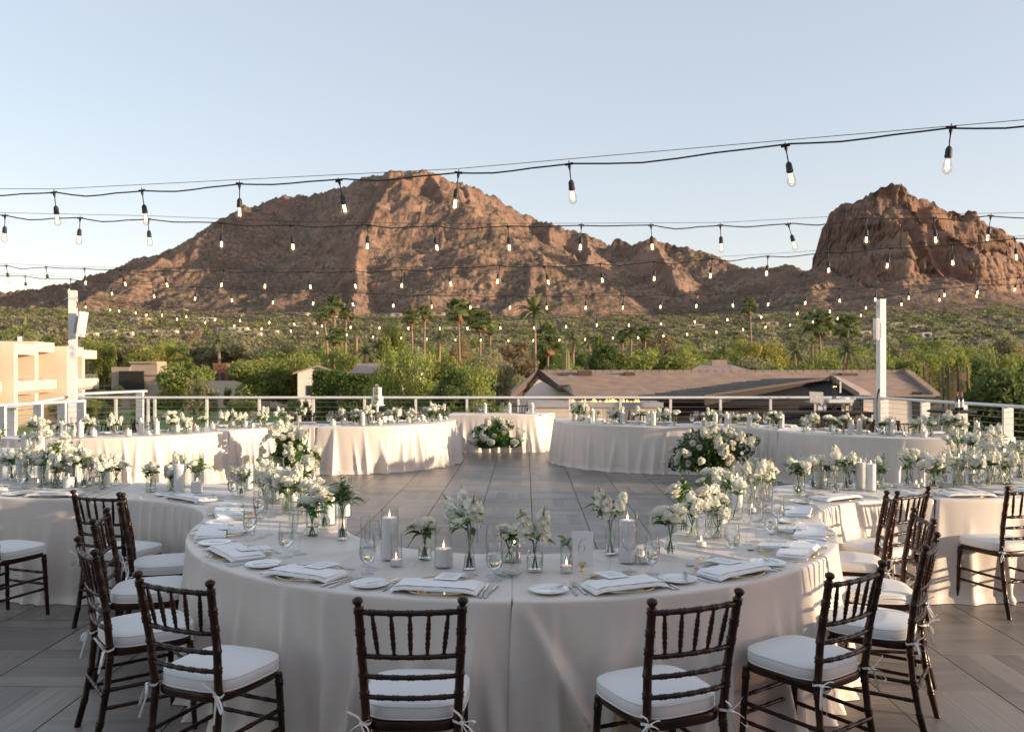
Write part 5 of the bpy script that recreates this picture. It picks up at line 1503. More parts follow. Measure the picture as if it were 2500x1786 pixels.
for i, (x, y, nx_, ny_, desc) in enumerate(CHAIRS):
    c = CH0 if i == 0 else copy_tree(CH0)
    l = math.hypot(nx_, ny_); nx_, ny_ = nx_ / l, ny_ / l
    c.location = (x + nx_ * .255, y + ny_ * .255, 0); c.rotation_euler = (0, 0, math.atan2(-nx_, ny_))
    reg(c, 'chair', desc, '', 'dark chiavari chairs around the tables')
crn = random.Random(9)
for o in [o for o, d, p in REG if o.get('category') == 'chair']:
    for ch in KIDS[o]:
        if ch.name.startswith('cushion_tie'): ch.data = TIES[-1 if ch.data in TIES[-1] else 1][crn.randint(0, 2)]
        elif ch.name.startswith('cushion'):
            ch.scale = (crn.uniform(.985, 1.015), crn.uniform(.985, 1.015), 1); ch.rotation_euler = (R(crn.uniform(-.5, .5)), R(crn.uniform(-.4, .4)), R(crn.uniform(-1.6, 1.6))); ch.location = (crn.uniform(-.006, .006), crn.uniform(-.008, .006), .001)
def ring_chair(c, a, r, place, inward=True):
    o = copy_tree(CH0); x, y = c[0] + r * math.cos(R(a)), c[1] + r * math.sin(R(a))
    n = (-math.cos(R(a)), -math.sin(R(a))) if inward else (math.cos(R(a)), math.sin(R(a)))
    o.location = (x, y, 0); o.rotation_euler = (0, 0, math.atan2(-n[0], n[1]))
    reg(o, 'chair', 'dark wooden chair half hidden', place, 'dark chiavari chairs around the tables')
for c, A, r, inw, pl in ((cA, (282, 318, 352), .80, False, 'behind the back table before the cake'), (cB, (100, 122, 145), 2.22, True, 'behind the back left tables'), (cC, (262, 298, 332), .80, False, 'behind the leftmost back table'),
                         (cA2, (188, 240, 268), .80, False, 'behind the shaded back table'), (cB2, (35, 58, 80), 2.22, True, 'behind the back right tables'), (cC2, (208, 243, 278), .80, False, 'behind the rightmost back table')):
    for a in A: ring_chair(c, a, r, pl, inw)
for x, yy in ((-.62, 18.75), (.16, 18.8)):
    o = copy_tree(CH0); o.location = (x, yy, 0); o.rotation_euler = (0, 0, math.pi); reg(o, 'chair', 'dark wooden chair facing the camera', 'behind the head table', 'dark chiavari chairs around the tables')
# ------------------------------------------------------------------ glasses, plates, cutlery
def lathe_mesh(name, prof, mat, n=24, **k):
    mb = MB(); mb.lathe(prof, n, **k); return mb.mesh(name, mat, True, 60)
GOB = lathe_mesh('water_goblet', [(0, .0), (.033, .0005), (.034, .002), (.014, .006), (.0065, .012), (.0055, .030), (.009, .040), (.020, .050), (.032, .066), (.038, .088), (.0395, .105), (.037, .140), (.0325, .180), (.0318, .182), (.0365, .140), (.0388, .105), (.0372, .088), (.031, .067), (.018, .0525), (0, .046)], M_glass)
GOBW = lathe_mesh('water', [(0, .0475), (.016, .053), (.030, .068), (.0362, .088), (.0378, .104), (.0368, .124), (0, .124)], M_water)
WINE = lathe_mesh('wine_glass', [(0, 0), (.036, .0005), (.037, .002), (.012, .007), (.0045, .016), (.004, .085), (.006, .098), (.020, .108), (.034, .124), (.041, .146), (.0425, .160), (.039, .195), (.034, .235), (.0335, .236), (.0383, .195), (.0418, .160), (.040, .146), (.033, .125), (.018, .110), (0, .104)], M_glass)
FLUTE = lathe_mesh('champagne_flute', [(0, 0), (.029, .0005), (.030, .002), (.010, .007), (.0042, .016), (.004, .082), (.006, .092), (.014, .108), (.022, .135), (.0265, .165), (.0262, .200), (.0235, .243), (.023, .2435), (.0256, .200), (.0259, .165), (.0212, .136), (.012, .110), (0, .098)], M_glass)
BREAD = lathe_mesh('bread_plate', [(0, .004), (.050, .004), (.058, .006), (.070, .010), (.086, .0145), (.088, .0145), (.0875, .0125), (.060, .003), (.045, 0), (0, 0)], M_porc, 32)
def charger_meshes():
    g = lathe_mesh('charger_plate', [(0, .003), (.105, .003), (.118, .007), (.160, .012), (.163, .0125)], M_glass, 40)
    mb = MB(); pts = [(.1645 * math.cos(a), .1645 * math.sin(a), .0125) for a in [q * math.pi / 24 for q in range(49)]]; mb.tube(pts, .0028, 6, False)
    return g, mb.mesh('gold_rim', M_gold)
CHG, CHR = charger_meshes()
def fork_mesh(l=.20, w=.024):
    mb = MB()
    P = [(0, -l / 2, .003), (0, -l * .42, .003), (0, -l * .1, .006), (0, l * .13, .010), (0, l * .22, .007)]
    V, F = [], []
    for (x, y, z), ww in zip(P, (.0050, .0065, .0035, .0032, .010)): V += [(-ww, y, z), (ww, y, z), (ww * .7, y, z + .002), (-ww * .7, y, z + .002)]
    for i in range(len(P) - 1):
        for k in range(4): F.append((4 * i + k, 4 * i + (k + 1) % 4, 4 * i + 4 + (k + 1) % 4, 4 * i + 4 + k))
    F += [(3, 2, 1, 0), (16, 17, 18, 19)]
    mb.add(V, F)
    mb.box((0, l * .25, .0072), (w * .92, l * .07, .002))
    for k in range(4):
        x = (k - 1.5) * w * .29
        mb.add([(x - .0016, l * .28, .0065), (x + .0016, l * .28, .0065), (x + .0009, l * .5, .011), (x - .0009, l * .5, .011), (x - .0016, l * .28, .0085), (x + .0016, l * .28, .0085), (x + .0009, l * .5, .012), (x - .0009, l * .5, .012)],
               [(4, 5, 6, 7), (3, 2, 1, 0), (0, 1, 5, 4), (1, 2, 6, 5), (2, 3, 7, 6), (3, 0, 4, 7)])
    return mb.mesh('fork', M_steel, True, 30)
def knife_mesh(l=.235):
    mb = MB()
    mb.tube([(0, -l / 2, .005), (0, -l / 2 + .006, .005), (0, -l * .3, .005), (0, -l * .04, .005)], [.003, .0062, .0055, .0042], 8, sq=.6)
    b = [(-.004, -l * .04), (.006, -l * .04), (.0095, l * .2), (.0085, l * .4), (.003, l * .5), (-.004, l * .46), (-.0045, l * .1)]
    n = len(b); mb.add([(x, y, .0035) for x, y in b] + [(x * .9, y, .0055) for x, y in b], [tuple(range(n - 1, -1, -1)), tuple(n + k for k in range(n))] + [(k, (k + 1) % n, n + (k + 1) % n, n + k) for k in range(n)])
    return mb.mesh('knife', M_steel, True, 30)
def spoon_mesh(l=.18):
    mb = MB(); mb.tube([(0, -l / 2, .003), (0, -l * .4, .004), (0, l * .1, .006), (0, l * .22, .008)], [.004, .006, .003, .003], 8, sq=.4)
    mb.ball((0, l * .36, .008), (.016, .026, .004), 12, 6)
    return mb.mesh('spoon', M_steel)
FORK, SFORK, KNIFE, BKNIFE, SPOON = fork_mesh(), fork_mesh(.175, .022), knife_mesh(), knife_mesh(.165), spoon_mesh()
def napkin_mesh(v):
    """napkin folded to a long pad: rounded front fold, layers open at the back, ends sagging past the charger"""
    rg = np.random.default_rng(v); W, D = .345 + .02 * v, .165
    n, m = 26, 12
    V, F = [], []
    for side in (1, 0):
        for i in range(n):
            for j in range(m):
                a, b = i / (n - 1) * 2 - 1, j / (m - 1)
                x = a * W / 2; y = -D / 2 + b * D + (.018 * abs(a) ** 2 if v != 1 else .01 * a) * (1 if b > .6 else .2)
                sag = -.010 * max(0, abs(a) - .72) / .28
                th = .018 * (1 - .25 * b) * (1 - .4 * max(0, abs(a) - .93) / .07)
                if b < .12: th *= math.sqrt(max(.0, 1 - ((.12 - b) / .12) ** 2)) * .85 + .15
                wv = .0022 * math.sin(7 * a + v) * b + .0016 * math.sin(15 * a + 3 * v + 4 * b)
                V.append((x, y, .014 + sag + (th + wv if side else .001)))
    o = n * m
    for i in range(n - 1):
        for j in range(m - 1):
            k = i * m + j; F.append((k, k + m, k + m + 1, k + 1)); F.append((o + k + 1, o + k + m + 1, o + k + m, o + k))
    for i in range(n - 1):
        k = i * m; F.append((k, o + k, o + k + m, k + m)); k = i * m + m - 1; F.append((k + m, o + k + m, o + k, k))
    for j in range(m - 1):
        F.append((j + 1, o + j + 1, o + j, j)); k = (n - 1) * m + j; F.append((k, o + k, o + k + 1, k + 1))
    a = MB(); a.add(V, F); base = a.mesh('napkin', M_napkin, True, 50)
    # the loose upper layer
    b_ = MB(); V, F = [], []
    for i in range(16):
        for j in range(8):
            a2, b2 = i / 15 * 2 - 1, j / 7
            V.append((a2 * W * .47, -D / 2 + .012 + b2 * D * (.80 + .12 * a2 * (1 if v else -1)), .0334 + .002 * math.sin(5 * a2 + v) * b2 - .0042 * b2 - .007 * max(0, abs(a2) - .8) / .2))
    for i in range(15):
        for j in range(7): k = i * 8 + j; F.append((k, k + 8, k + 9, k + 1))
    b_.add(V, F)
    return base, b_.mesh('upper_fold', M_napkin, True, 180)
NAP = [napkin_mesh(v) for v in range(3)]
def card_meshes():
    a = MB(); a.box((0, 0, 0), (.105, .165, .0012)); b = MB(); z = .0009
    rnd = random.Random(2)
    def ln(y, x0, x1, h): b.add([(x0, y - h, z), (x1, y - h, z), (x1, y + h, z), (x0, y + h, z)], [(0, 1, 2, 3)])
    pts = [(-.026 + .0035 * k, .058 + .0045 * math.sin(k * 1.9) + .002 * math.sin(k * .8), z) for k in range(15)]; b.ribbon(pts, .0016, (0, 1, 0))
    for y in (.034, .026, .008, .000, -.018, -.026, -.034, -.052): w = rnd.uniform(.018, .036); ln(y, -w, w, .0011)
    return a.mesh('menu_card', M_card, False), b.mesh('print', M_ink, False)
CARD, CARDP = card_meshes()

def frame(c, a, r, inward):
    """origin and turn of a setting at angle a, radius r of ring c; local +y points from the guest into the table"""
    p = Vector((c[0] + r * math.cos(R(a)), c[1] + r * math.sin(R(a)), TZ))
    n = Vector((math.cos(R(a)), math.sin(R(a)))) * (-1 if inward else 1)
    return p, math.atan2(-n.x, n.y)
GRP = {'charger': 'gold rimmed glass chargers', 'napkin': 'folded white napkins', 'card': 'printed menu cards', 'bread plate': 'small white bread plates', 'fork': 'forks of the place settings', 'knife': 'knives of the place settings', 'spoon': 'dessert spoons',
       'goblet': 'water goblets', 'wine glass': 'wine glasses', 'flute': 'champagne flutes'}
set_rnd = random.Random(12)
def place(me, name, cat, desc, where, p, rz, loc, turn=0.0, zoff=0.0, rot=None):
    c, s = math.cos(rz), math.sin(rz)
    o = ob(name, me, None, (p.x + c * loc[0] - s * loc[1], p.y + s * loc[0] + c * loc[1], p.z + zoff), rz=rz + turn)
    reg(o, cat, desc, where, GRP[cat]); return o
def setting(c, a, r, inward, where, full=True, flip=False):
    p, rz = frame(c, a, r, inward); p.z = TZ + .002
    j = lambda s: set_rnd.uniform(-s, s)
    o = place(CHG, 'charger_plate', 'charger', 'gold-rimmed charger', where, p, rz, (0, 0)); ob('gold_rim', CHR, o)
    v = set_rnd.randint(0, 2)
    nt = j(.14)
    o = place(NAP[v][0], 'napkin', 'napkin', 'folded napkin', where, p, rz, (j(.012), -.035 + j(.012)), nt, .002); ob('upper_fold', NAP[v][1], o)
    if full:
        cd = place(CARD, 'menu_card', 'card', 'white printed menu card', where, p, rz, (.015 + j(.03), .075 + j(.01)), nt + j(.22), .034); cd.rotation_euler.x = R(-3); ob('print', CARDP, cd)
        o = place(BREAD, 'bread_plate', 'bread plate', 'white bread plate', where, p, rz, (-.335 + j(.01), .0 + j(.02)))
        place(BKNIFE, 'butter_knife', 'knife', 'butter knife on bread plate', where, p, rz, (-.285 + j(.01), .015), R(-38) + j(.25), .0135)
        place(FORK, 'dinner_fork', 'fork', 'inner dinner fork', where, p, rz, (-.192, -.005 + j(.01)), j(.12))
        place(SFORK, 'salad_fork', 'fork', 'outer salad fork', where, p, rz, (-.228, -.015 + j(.01)), j(.12))
        place(KNIFE, 'dinner_knife', 'knife', 'inner dinner knife', where, p, rz, (.195, -.01 + j(.01)), j(.1))
        place(KNIFE, 'dinner_knife', 'knife', 'outer dinner knife', where, p, rz, (.228, -.015 + j(.01)), j(.1))
        place(SPOON, 'dessert_spoon', 'spoon', 'dessert spoon', where, p, rz, (.01, .19), R(90) + j(.1))
    g = place(GOB, 'water_goblet', 'goblet', 'water goblet', where, p, rz, (.225 + j(.02), .165 + j(.02))); ob('water', GOBW, g)
    place(WINE, 'wine_glass', 'wine glass', 'empty wine glass', where, p, rz, (.165 + j(.02), .245 + j(.015)))
    if full or set_rnd.random() < .5: place(FLUTE, 'champagne_flute', 'flute', 'slim champagne flute', where, p, rz, (.085 + j(.02), .27 + j(.015)))
NEAR = [197.5, 217.6, 238.4, 260.0, 285.5, 305.2, 324.5, 342.6]
for k, a in enumerate(NEAR):
    setting(cN, a, 1.80, True, f'at the {"leftmost" if k == 0 else "rightmost" if k == 7 else ORD[k + 1]} seat{" from left" if 0 < k < 7 else ""} of near table')
for c, a, r, inw, w in ((cL1, 18, 1.25, False, 'at the left inner curve, nearer seat'), (cL1, 56, 1.25, False, 'at the left inner curve, farther seat'), (cL2, 264.8, 1.80, True, 'before the left tablecloth near the picture edge'), (cL2, 241, 1.76, True, 'cut by the left picture edge'),
                        (cL3, 45, 1.25, False, 'on the far left table at the picture edge'), (cL3, 15, 1.25, False, 'on the far left table, inner curve'),
                        (cR1, 160, 1.25, False, 'at the right inner curve, nearer seat'), (cR1, 122, 1.25, False, 'at the right inner curve, farther seat'), (cR2, 274, 1.80, True, 'before the sunlit right tablecloth'), (cR2, 296, 1.78, True, 'cut by the right picture edge'),
                        (cR2, 338, 1.60, True, 'on the right bulging table, far side'), (cR3, 135, 1.25, False, 'on the far right table at the picture edge'), (cR3, 165, 1.25, False, 'on the far right table, inner curve')):
    setting(c, a, r, inw, w)
for c, A, r, inw, w in ((cA, (276, 300, 325, 350), 1.25, False, 'on the table before the cake'), (cB, (98, 120, 142), 1.78, True, 'above left floor flowers'), (cC, (262, 290, 318, 338), 1.25, False, 'on the leftmost back table'),
                        (cA2, (190, 215, 240, 264), 1.25, False, 'on the shaded back table'), (cB2, (38, 60, 82), 1.78, True, 'above right floor flowers'), (cC2, (204, 225, 250, 278), 1.25, False, 'on the rightmost back table')):
    for a in A: setting(c, a, r, inw, w, False)
for x in (-.75, -.2, .35):
    for me, nm, cat, ds_ in ((WINE, 'wine_glass', 'wine glass', 'empty wine glass'), (GOB, 'water_goblet', 'goblet', 'water goblet')):
        o = ob(nm, me, None, (x + (.1 if me is GOB else 0), 17.85 + (.05 if me is GOB else 0), TZ)); reg(o, cat, ds_, 'on the head table', GRP[cat])
        if me is GOB: ob('water', GOBW, o)

# ------------------------------------------------------------------ candles
def tube_glass(r, h, rib=0, nr=0, n=28):
    return lathe_mesh('glass_holder', [(0, .001), (r * .98, .001), (r, .004), (r, h), (r * .965, h), (r * .965, .008), (0, .007)], M_glass2 if rib else M_glass, n if not rib else 56, rib=rib, nr=nr)
def candle_mesh(r, h):
    return lathe_mesh('candle', [(0, .009), (r, .009), (r, h - .004), (r * .96, h), (r * .5, h - .004), (0, h - .005)], M_wax, 24)
mb = MB(); mb.tube([(0, 0, -.006), (.001, 0, .008)], .0012, 5); WICK = mb.mesh('wick', M_wick)
FLAME = lathe_mesh('flame', [(0, .004), (.0028, .009), (.0040, .014), (.0028, .022), (.001, .029), (0, .032)], M_flame, 10)
HOLD = {'tall': (tube_glass(.046, .255), candle_mesh(.038, .215), .21, 'pillar candle in tall clear cylinder'), 'squat': (tube_glass(.046, .205), candle_mesh(.043, .092), .088, 'short candle in clear hurricane glass'),
        'votive': (tube_glass(.030, .160), candle_mesh(.027, .034), .031, 'votive candle in narrow clear tube'), 'ribbed': (tube_glass(.044, .27, .035, 18), candle_mesh(.034, .20), .196, 'pillar candle in tall ribbed glass'),
        'ribbed_low': (tube_glass(.044, .25, .035, 18), candle_mesh(.030, .035), .032, 'low votive in tall ribbed glass'), 'low': (tube_glass(.030, .06), candle_mesh(.027, .032), .03, 'tealight in low clear glass cup')}
def candle(kind, p, where, sc=1.0, lit=True, z=TZ):
    g, c, h, desc = HOLD[kind]
    o = ob('candle_holder', g, None, (p[0], p[1], z + .002), rz=p[0] * 9, sc=sc)
    reg(o, 'candle', desc, where, 'candles along the tables')
    w = ob('candle', c, o); ob('wick', WICK, w, (0, 0, h))
    if lit: ob('flame', FLAME, w, (0, 0, h), rz=p[0] * 5)
    return o
NT = 'on the near table'
for kind, x, y in (('tall', 951, 1366), ('votive', 967, 1382), ('squat', 1083, 1384), ('votive', 1383, 1397), ('tall', 1532, 1374), ('ribbed_low', 1572, 1374), ('ribbed', 803, 1281), ('low', 1712, 1336), ('votive', 1256, 1345)):
    candle(kind, on_table(x, y), NT)
# ------------------------------------------------------------------ flowers
def rose_mesh(v, open_=1.0, mat=None):
    """layered rose about 1 unit across, opening upwards from the origin: tight cup inside, broad rolled petals outside"""
    rnd = random.Random(v); mb = MB()
    N = 24
    for k in range(N):
        o = k / (N - 1); th = k * 2.399 + rnd.uniform(-.25, .25)
        R0 = .06 + .36 * o ** .9 * (.75 + .25 * open_); H0 = .62 - .20 * o * open_; half = 1.25 - .35 * o
        V = []
        for i in range(7):
            a = i / 3 - 1
            for j in range(5):
                b = j / 4
                edge = 1 - .30 * abs(a) ** 2.6 * b                       # rounded upper rim
                bulge = math.sin(min(b * 1.15, 1) * math.pi * .62)
                rr = .05 + R0 * (.30 + .78 * bulge) + .10 * open_ * o * max(0, b - .7) / .3
                zz = .04 + H0 * (b * edge) ** (1.0 + .35 * o) - .10 * open_ * o ** 2 * max(0, b - .7) / .3 + .02 * math.sin(a * 5 + k) * b
                aa = th + a * half * (.62 + .38 * math.sin(math.pi * (.15 + .7 * b)))
                V.append((rr * math.cos(aa), rr * math.sin(aa), zz))
        mb.add(V, [(i * 5 + j, i * 5 + 5 + j, i * 5 + 6 + j, i * 5 + 1 + j) for i in range(6) for j in range(4)])
    return mb.mesh('rose', mat or M_petal, True, 180)
def floret(mb, c, n, r, rnd, np_=5, cup=.45):
    """open little flower at c facing n"""
    n = Vector(n).normalized(); a = n.orthogonal().normalized(); b = n.cross(a)
    for k in range(np_):
        th = 2 * math.pi * k / np_ + rnd.uniform(-.2, .2); d = a * math.cos(th) + b * math.sin(th); e = n.cross(d)
        w = r * .66; l = r * rnd.uniform(.85, 1.15)
        mb.add([c, c + d * l * .6 - e * w + n * r * cup * .35, c + d * l * 1.0 - e * w * .45 + n * r * cup * rnd.uniform(.5, 1.1), c + d * l * 1.0 + e * w * .45 + n * r * cup * rnd.uniform(.5, 1.1), c + d * l * .6 + e * w + n * r * cup * .35], [(0, 1, 2, 3, 4)])
def stock_mesh(v):
    """spike of frilly florets, 1 unit tall, buds at the tip"""
    rnd = random.Random(v); mb = MB()
    mb.mi = 1; mb.tube([(0, 0, 0), (.02, 0, .5), (0, .02, 1)], [.022, .018, .010], 5); mb.mi = 0
    for k in range(20):
        t = .02 + .74 * k / 19; th = k * 2.399; r = .24 * (1 - .55 * t) * rnd.uniform(.7, 1.25)
        c = Vector((r * math.cos(th), r * math.sin(th), t + rnd.uniform(-.04, .04))); nrm = Vector((math.cos(th) + rnd.uniform(-.4, .4), math.sin(th) + rnd.uniform(-.4, .4), .45))
        s_ = .21 * (1 - .4 * t) * rnd.uniform(.8, 1.2)
        floret(mb, c, nrm, s_, rnd, 5, .25); floret(mb, c + nrm * .025, nrm, s_ * .62, rnd, 4, .8)
    mb.mi = 2
    for k in range(9):
        t = .80 + .22 * k / 8; th = k * 2.399; r = .06 * (1.3 - t); mb.ball((r * math.cos(th), r * math.sin(th), t), (.026, .026, .036), 5, 4)
    return mb.mesh('stock_flower', [M_petal, M_stem, M_bud], True, 180)
def hellebore_mesh(v):
    rnd = random.Random(v); mb = MB()
    for k in range(6):
        th = k * 2 * math.pi / 6 + rnd.uniform(-.1, .1)
        V = []
        for i in range(3):
            a = i - 1
            for j in range(4):
                b = j / 3; rr = .05 + .44 * b; aa = th + a * .80 * math.sin(math.pi * min(.22 + .62 * b, 1)) ** .7; V.append((rr * math.cos(aa), rr * math.sin(aa), .16 * b ** 1.3 + .03 * abs(a) * b + rnd.uniform(-.01, .01)))
        mb.add(V, [(i * 4 + j, i * 4 + 4 + j, i * 4 + 5 + j, i * 4 + 1 + j) for i in range(2) for j in range(3)])
    mb.mi = 1
    for k in range(12): th = k * 2.399; mb.tube([(0, 0, .02), (.10 * math.cos(th), .10 * math.sin(th), .13)], [.008, .014], 4)
    return mb.mesh('hellebore', [M_petalg, M_bud], True, 180)
def leaf_mesh(v, mat):
    mb = MB(); n = 6; V = []
    for i in range(n):
        t = i / (n - 1); w = .24 * math.sin(math.pi * (t ** .8)) + .004; z = .12 * math.sin(math.pi * t) - .18 * t * t * (1 if v else .3)
        V += [(-w, t, z + .04 * (w > .05)), (0, t, z - .02), (w, t, z + .04 * (w > .05))]
    F = []
    for i in range(n - 1): F += [(3 * i, 3 * i + 1, 3 * i + 4, 3 * i + 3), (3 * i + 1, 3 * i + 2, 3 * i + 5, 3 * i + 4)]
    mb.add(V, F); return mb.mesh('leaf', mat, True, 180)
ROSE = [rose_mesh(1, 1.0), rose_mesh(2, .75), rose_mesh(3, 1.15, M_petal2), rose_mesh(4, .45)]
STOCK = [stock_mesh(k) for k in range(3)]
HELL = [hellebore_mesh(k) for k in range(2)]
LEAF = [leaf_mesh(0, M_leaf), leaf_mesh(1, M_leaf)]
VASES = {  # profile, mouth height, mouth radius, foot
    'bottle': ([(0, .004), (.031, .004), (.035, .010), (.036, .060), (.033, .078), (.022, .092), (.017, .100), (.017, .112), (.020, .116), (.0185, .116), (.0155, .111), (.0155, .100), (.0205, .091), (.0315, .077), (.0345, .060), (.033, .012), (0, .010)], .116, .014),
    'cylinder': ([(0, .003), (.030, .003), (.032, .006), (.032, .125), (.0305, .125), (.0305, .010), (0, .008)], .125, .026),
    'bulb': ([(0, 0), (.036, .001), (.030, .006), (.010, .014), (.012, .019), (.030, .030), (.037, .045), (.035, .058), (.022, .075), (.017, .095), (.022, .135), (.0205, .135), (.0155, .095), (.0205, .075), (.0335, .058), (.0355, .045), (.028, .031), (0, .022)], .135, .016),
    'tall': ([(0, .003), (.026, .003), (.028, .008), (.022, .06), (.017, .14), (.019, .17), (.0175, .17), (.0155, .14), (.0205, .06), (.026, .010), (0, .008)], .170, .013),
    'jar': ([(0, .003), (.038, .003), (.041, .010), (.042, .060), (.036, .080), (.033, .092), (.035, .096), (.0335, .096), (.0315, .091), (.0345, .079), (.0405, .060), (.039, .012), (0, .009)], .096, .028)}
VM = {k: lathe_mesh('bud_vase', p, M_glass2, 24) for k, (p, h, r) in VASES.items()}
def water_for(k):
    p, h, r = VASES[k]; inner = [(a * .985, b) for a, b in p[len(p) // 2:] if b < h * .62][::-1]
    inner = [(0, inner[0][1])] + inner[1:] if inner[0][0] > 0 else inner
    return lathe_mesh('water', inner + [(0, inner[-1][1])], M_water, 20)
VW = {k: water_for(k) for k in VASES}
def arrangement(vase, style, seed, spread=1.0, tall=1.0):
    """a vase with its flowers: glass (root), water, one stem and one blossom per flower, leaves"""
    rnd = random.Random(seed)
    t = ob('flower_vase', VM[vase]); ob('water', VW[vase], t)
    _, h, r = VASES[vase]
    heads = {'roses': ['rose', 'rose', 'rose', 'hell'] + (['rose'] if rnd.random() < .5 else []), 'single': ['rose'], 'stock': ['stock', 'stock', 'stock', 'hell', 'stock'], 'mixed': ['rose', 'stock', 'hell', 'rose', 'stock', 'rose'], 'green': ['hell', 'hell', 'stock', 'stock'], 'wild': ['stock', 'rose', 'rose', 'sprig', 'sprig', 'hell']}[style]
    for k, kind in enumerate(heads):
        a = k * 2 * math.pi / max(len(heads), 2) + rnd.uniform(-.5, .5)
        out = (.030 + .045 * rnd.random()) * spread * .72 * (.5 if style == 'single' else 1); up = h + (rnd.uniform(.03, .075) if kind != 'sprig' else rnd.uniform(.10, .17)) * tall
        mouth = Vector((math.cos(a) * r * .7, math.sin(a) * r * .7, h)); foot = Vector((-math.cos(a) * r * .9, -math.sin(a) * r * .9, .014)); tip = Vector((math.cos(a) * out, math.sin(a) * out, up))
        mb = MB(); mb.tube([foot, foot.lerp(mouth, .5), mouth, mouth.lerp(tip, .55) + Vector((0, 0, .006)), tip], [.0022, .0024, .0024, .0022, .002], 6); st_ = ob('stem', mb.mesh('stem', M_stem), t)
        d = (tip - mouth).normalized(); q = (d + Vector((0, 0, .9))).to_track_quat('Z', 'Y').to_euler()
        if kind == 'rose':
            s = rnd.uniform(.075, .098); ob('blossom', ROSE[rnd.randint(0, 3)], t, tip - d * .012, rot=q, sc=s)
        elif kind == 'stock': ob('blossom', STOCK[rnd.randint(0, 2)], t, tip - d * .02, rot=q, sc=(.105 * rnd.uniform(.8, 1.15),) * 2 + (.092 * rnd.uniform(.8, 1.25) * tall,))
        elif kind == 'hell': ob('blossom', HELL[rnd.randint(0, 1)], t, tip, rot=q, sc=rnd.uniform(.062, .08))
        else:
            for j in range(5):
                f = .35 + .65 * j / 4; ob('leaf', LEAF[j % 2], t, mouth.lerp(tip, f), rot=(R(rnd.uniform(15, 50)), 0, j * 2.4 + a), sc=.038)
        for j in range(5):
            f = rnd.uniform(.15, .95); ob('leaf', LEAF[j % 2], t, mouth.lerp(tip, f), rot=(R(rnd.uniform(-10, 45)), R(rnd.uniform(-25, 25)), rnd.uniform(0, 6.3)), sc=rnd.uniform(.055, .09))
    return t
PROTO = {}
STYLE_DESC = {'roses': 'of full white roses', 'single': 'of one rose', 'stock': 'of white stock spikes', 'mixed': 'of mixed flowers', 'green': 'of pale green hellebores', 'wild': 'of loose flowery sprigs'}
VASE_DESC = {'bottle': 'bottle vase', 'cylinder': 'cylinder vase', 'bulb': 'bulb vase', 'tall': 'slim vase', 'jar': 'glass jar'}
def flowers(vase, style, p, where, rz=0, sc=1.0, var=0, spread=1.0, tall=1.0, z=TZ):
    key = (vase, style, var, spread, tall)
    if key not in PROTO: PROTO[key] = o = arrangement(vase, style, hash_(key), spread, tall)
    else: o = copy_tree(PROTO[key])
    o.location = (p[0], p[1], z + .002); o.rotation_euler = (0, 0, rz); o.scale = (sc, sc, sc)
    reg(o, 'flower vase', VASE_DESC[vase] + ' ' + STYLE_DESC[style], where, 'small vases of white flowers')
    return o
def hash_(key): return sum(ord(ch) * (i + 3) for i, ch in enumerate(str(key))) % 9973
# the near table, one by one
for vase, style, x, y, rz, sc, var, spread, tall in (('bottle', 'roses', 762, 1311, .4, 1.0, 0, 1, 1.2), ('bulb', 'roses', 792, 1292, 2, 1.0, 1, 1, 1.5), ('tall', 'wild', 836, 1318, 1.0, 1.05, 0, 1.2, 1.2), ('bottle', 'roses', 1037, 1366, 1.2, 1.0, 2, 1, .9),
                                         ('tall', 'stock', 1146, 1394, .3, 1.1, 0, 1.5, 1.3), ('jar', 'roses', 1243, 1370, .2, .95, 0, 1.2, .9), ('bottle', 'green', 1306, 1395, .7, 1.15, 0, 1.7, 1.3), ('jar', 'green', 1395, 1372, 2.2, .75, 1, 1, .8), ('tall', 'stock', 1490, 1356, 2.0, 1.05, 1, 1.5, 1.15),
                                         ('bulb', 'roses', 1637, 1357, 3.6, 1.05, 2, 1, 1.1), ('cylinder', 'mixed', 1690, 1318, .5, 1.05, 0, 1.4, 1.0), ('tall', 'wild', 1668, 1300, 1.5, 1.0, 1, 1.4, 1.0), ('cylinder', 'mixed', 1738, 1290, 2.7, 1.0, 1, 1.3, 1.1), ('jar', 'stock', 1752, 1316, .2, 1.0, 0, 1.5, 1.0),
                                         ('tall', 'stock', 1770, 1262, .9, 1.0, 2, 1.4, 1.2), ('bottle', 'single', 1797, 1268, 0, 1.15, 0, 1, 1.5), ('cylinder', 'stock', 1836, 1228, 1.4, 1.05, 0, 1.4, 1.3), ('cylinder', 'mixed', 700, 1250, 1.9, 1.1, 2, 1.4, 1.2), ('tall', 'wild', 735, 1240, .2, 1.1, 2, 1.2, 1.2), ('jar', 'mixed', 668, 1228, 2.9, 1.1, 0, 1.5, 1.1), ('cylinder', 'roses', 775, 1262, 1.9, 1.0, 3, 1.4, 1.6)):
    flowers(vase, style, on_table(x, y), NT, rz, sc, var, spread, tall)
for kind, x, y in (('ribbed', 842, 1262), ('tall', 768, 1248), ('ribbed_low', 718, 1225), ('tall', 1800, 1240), ('votive', 1836, 1252), ('ribbed', 1862, 1214), ('squat', 1812, 1215)):
    candle(kind, on_table(x, y), NT)

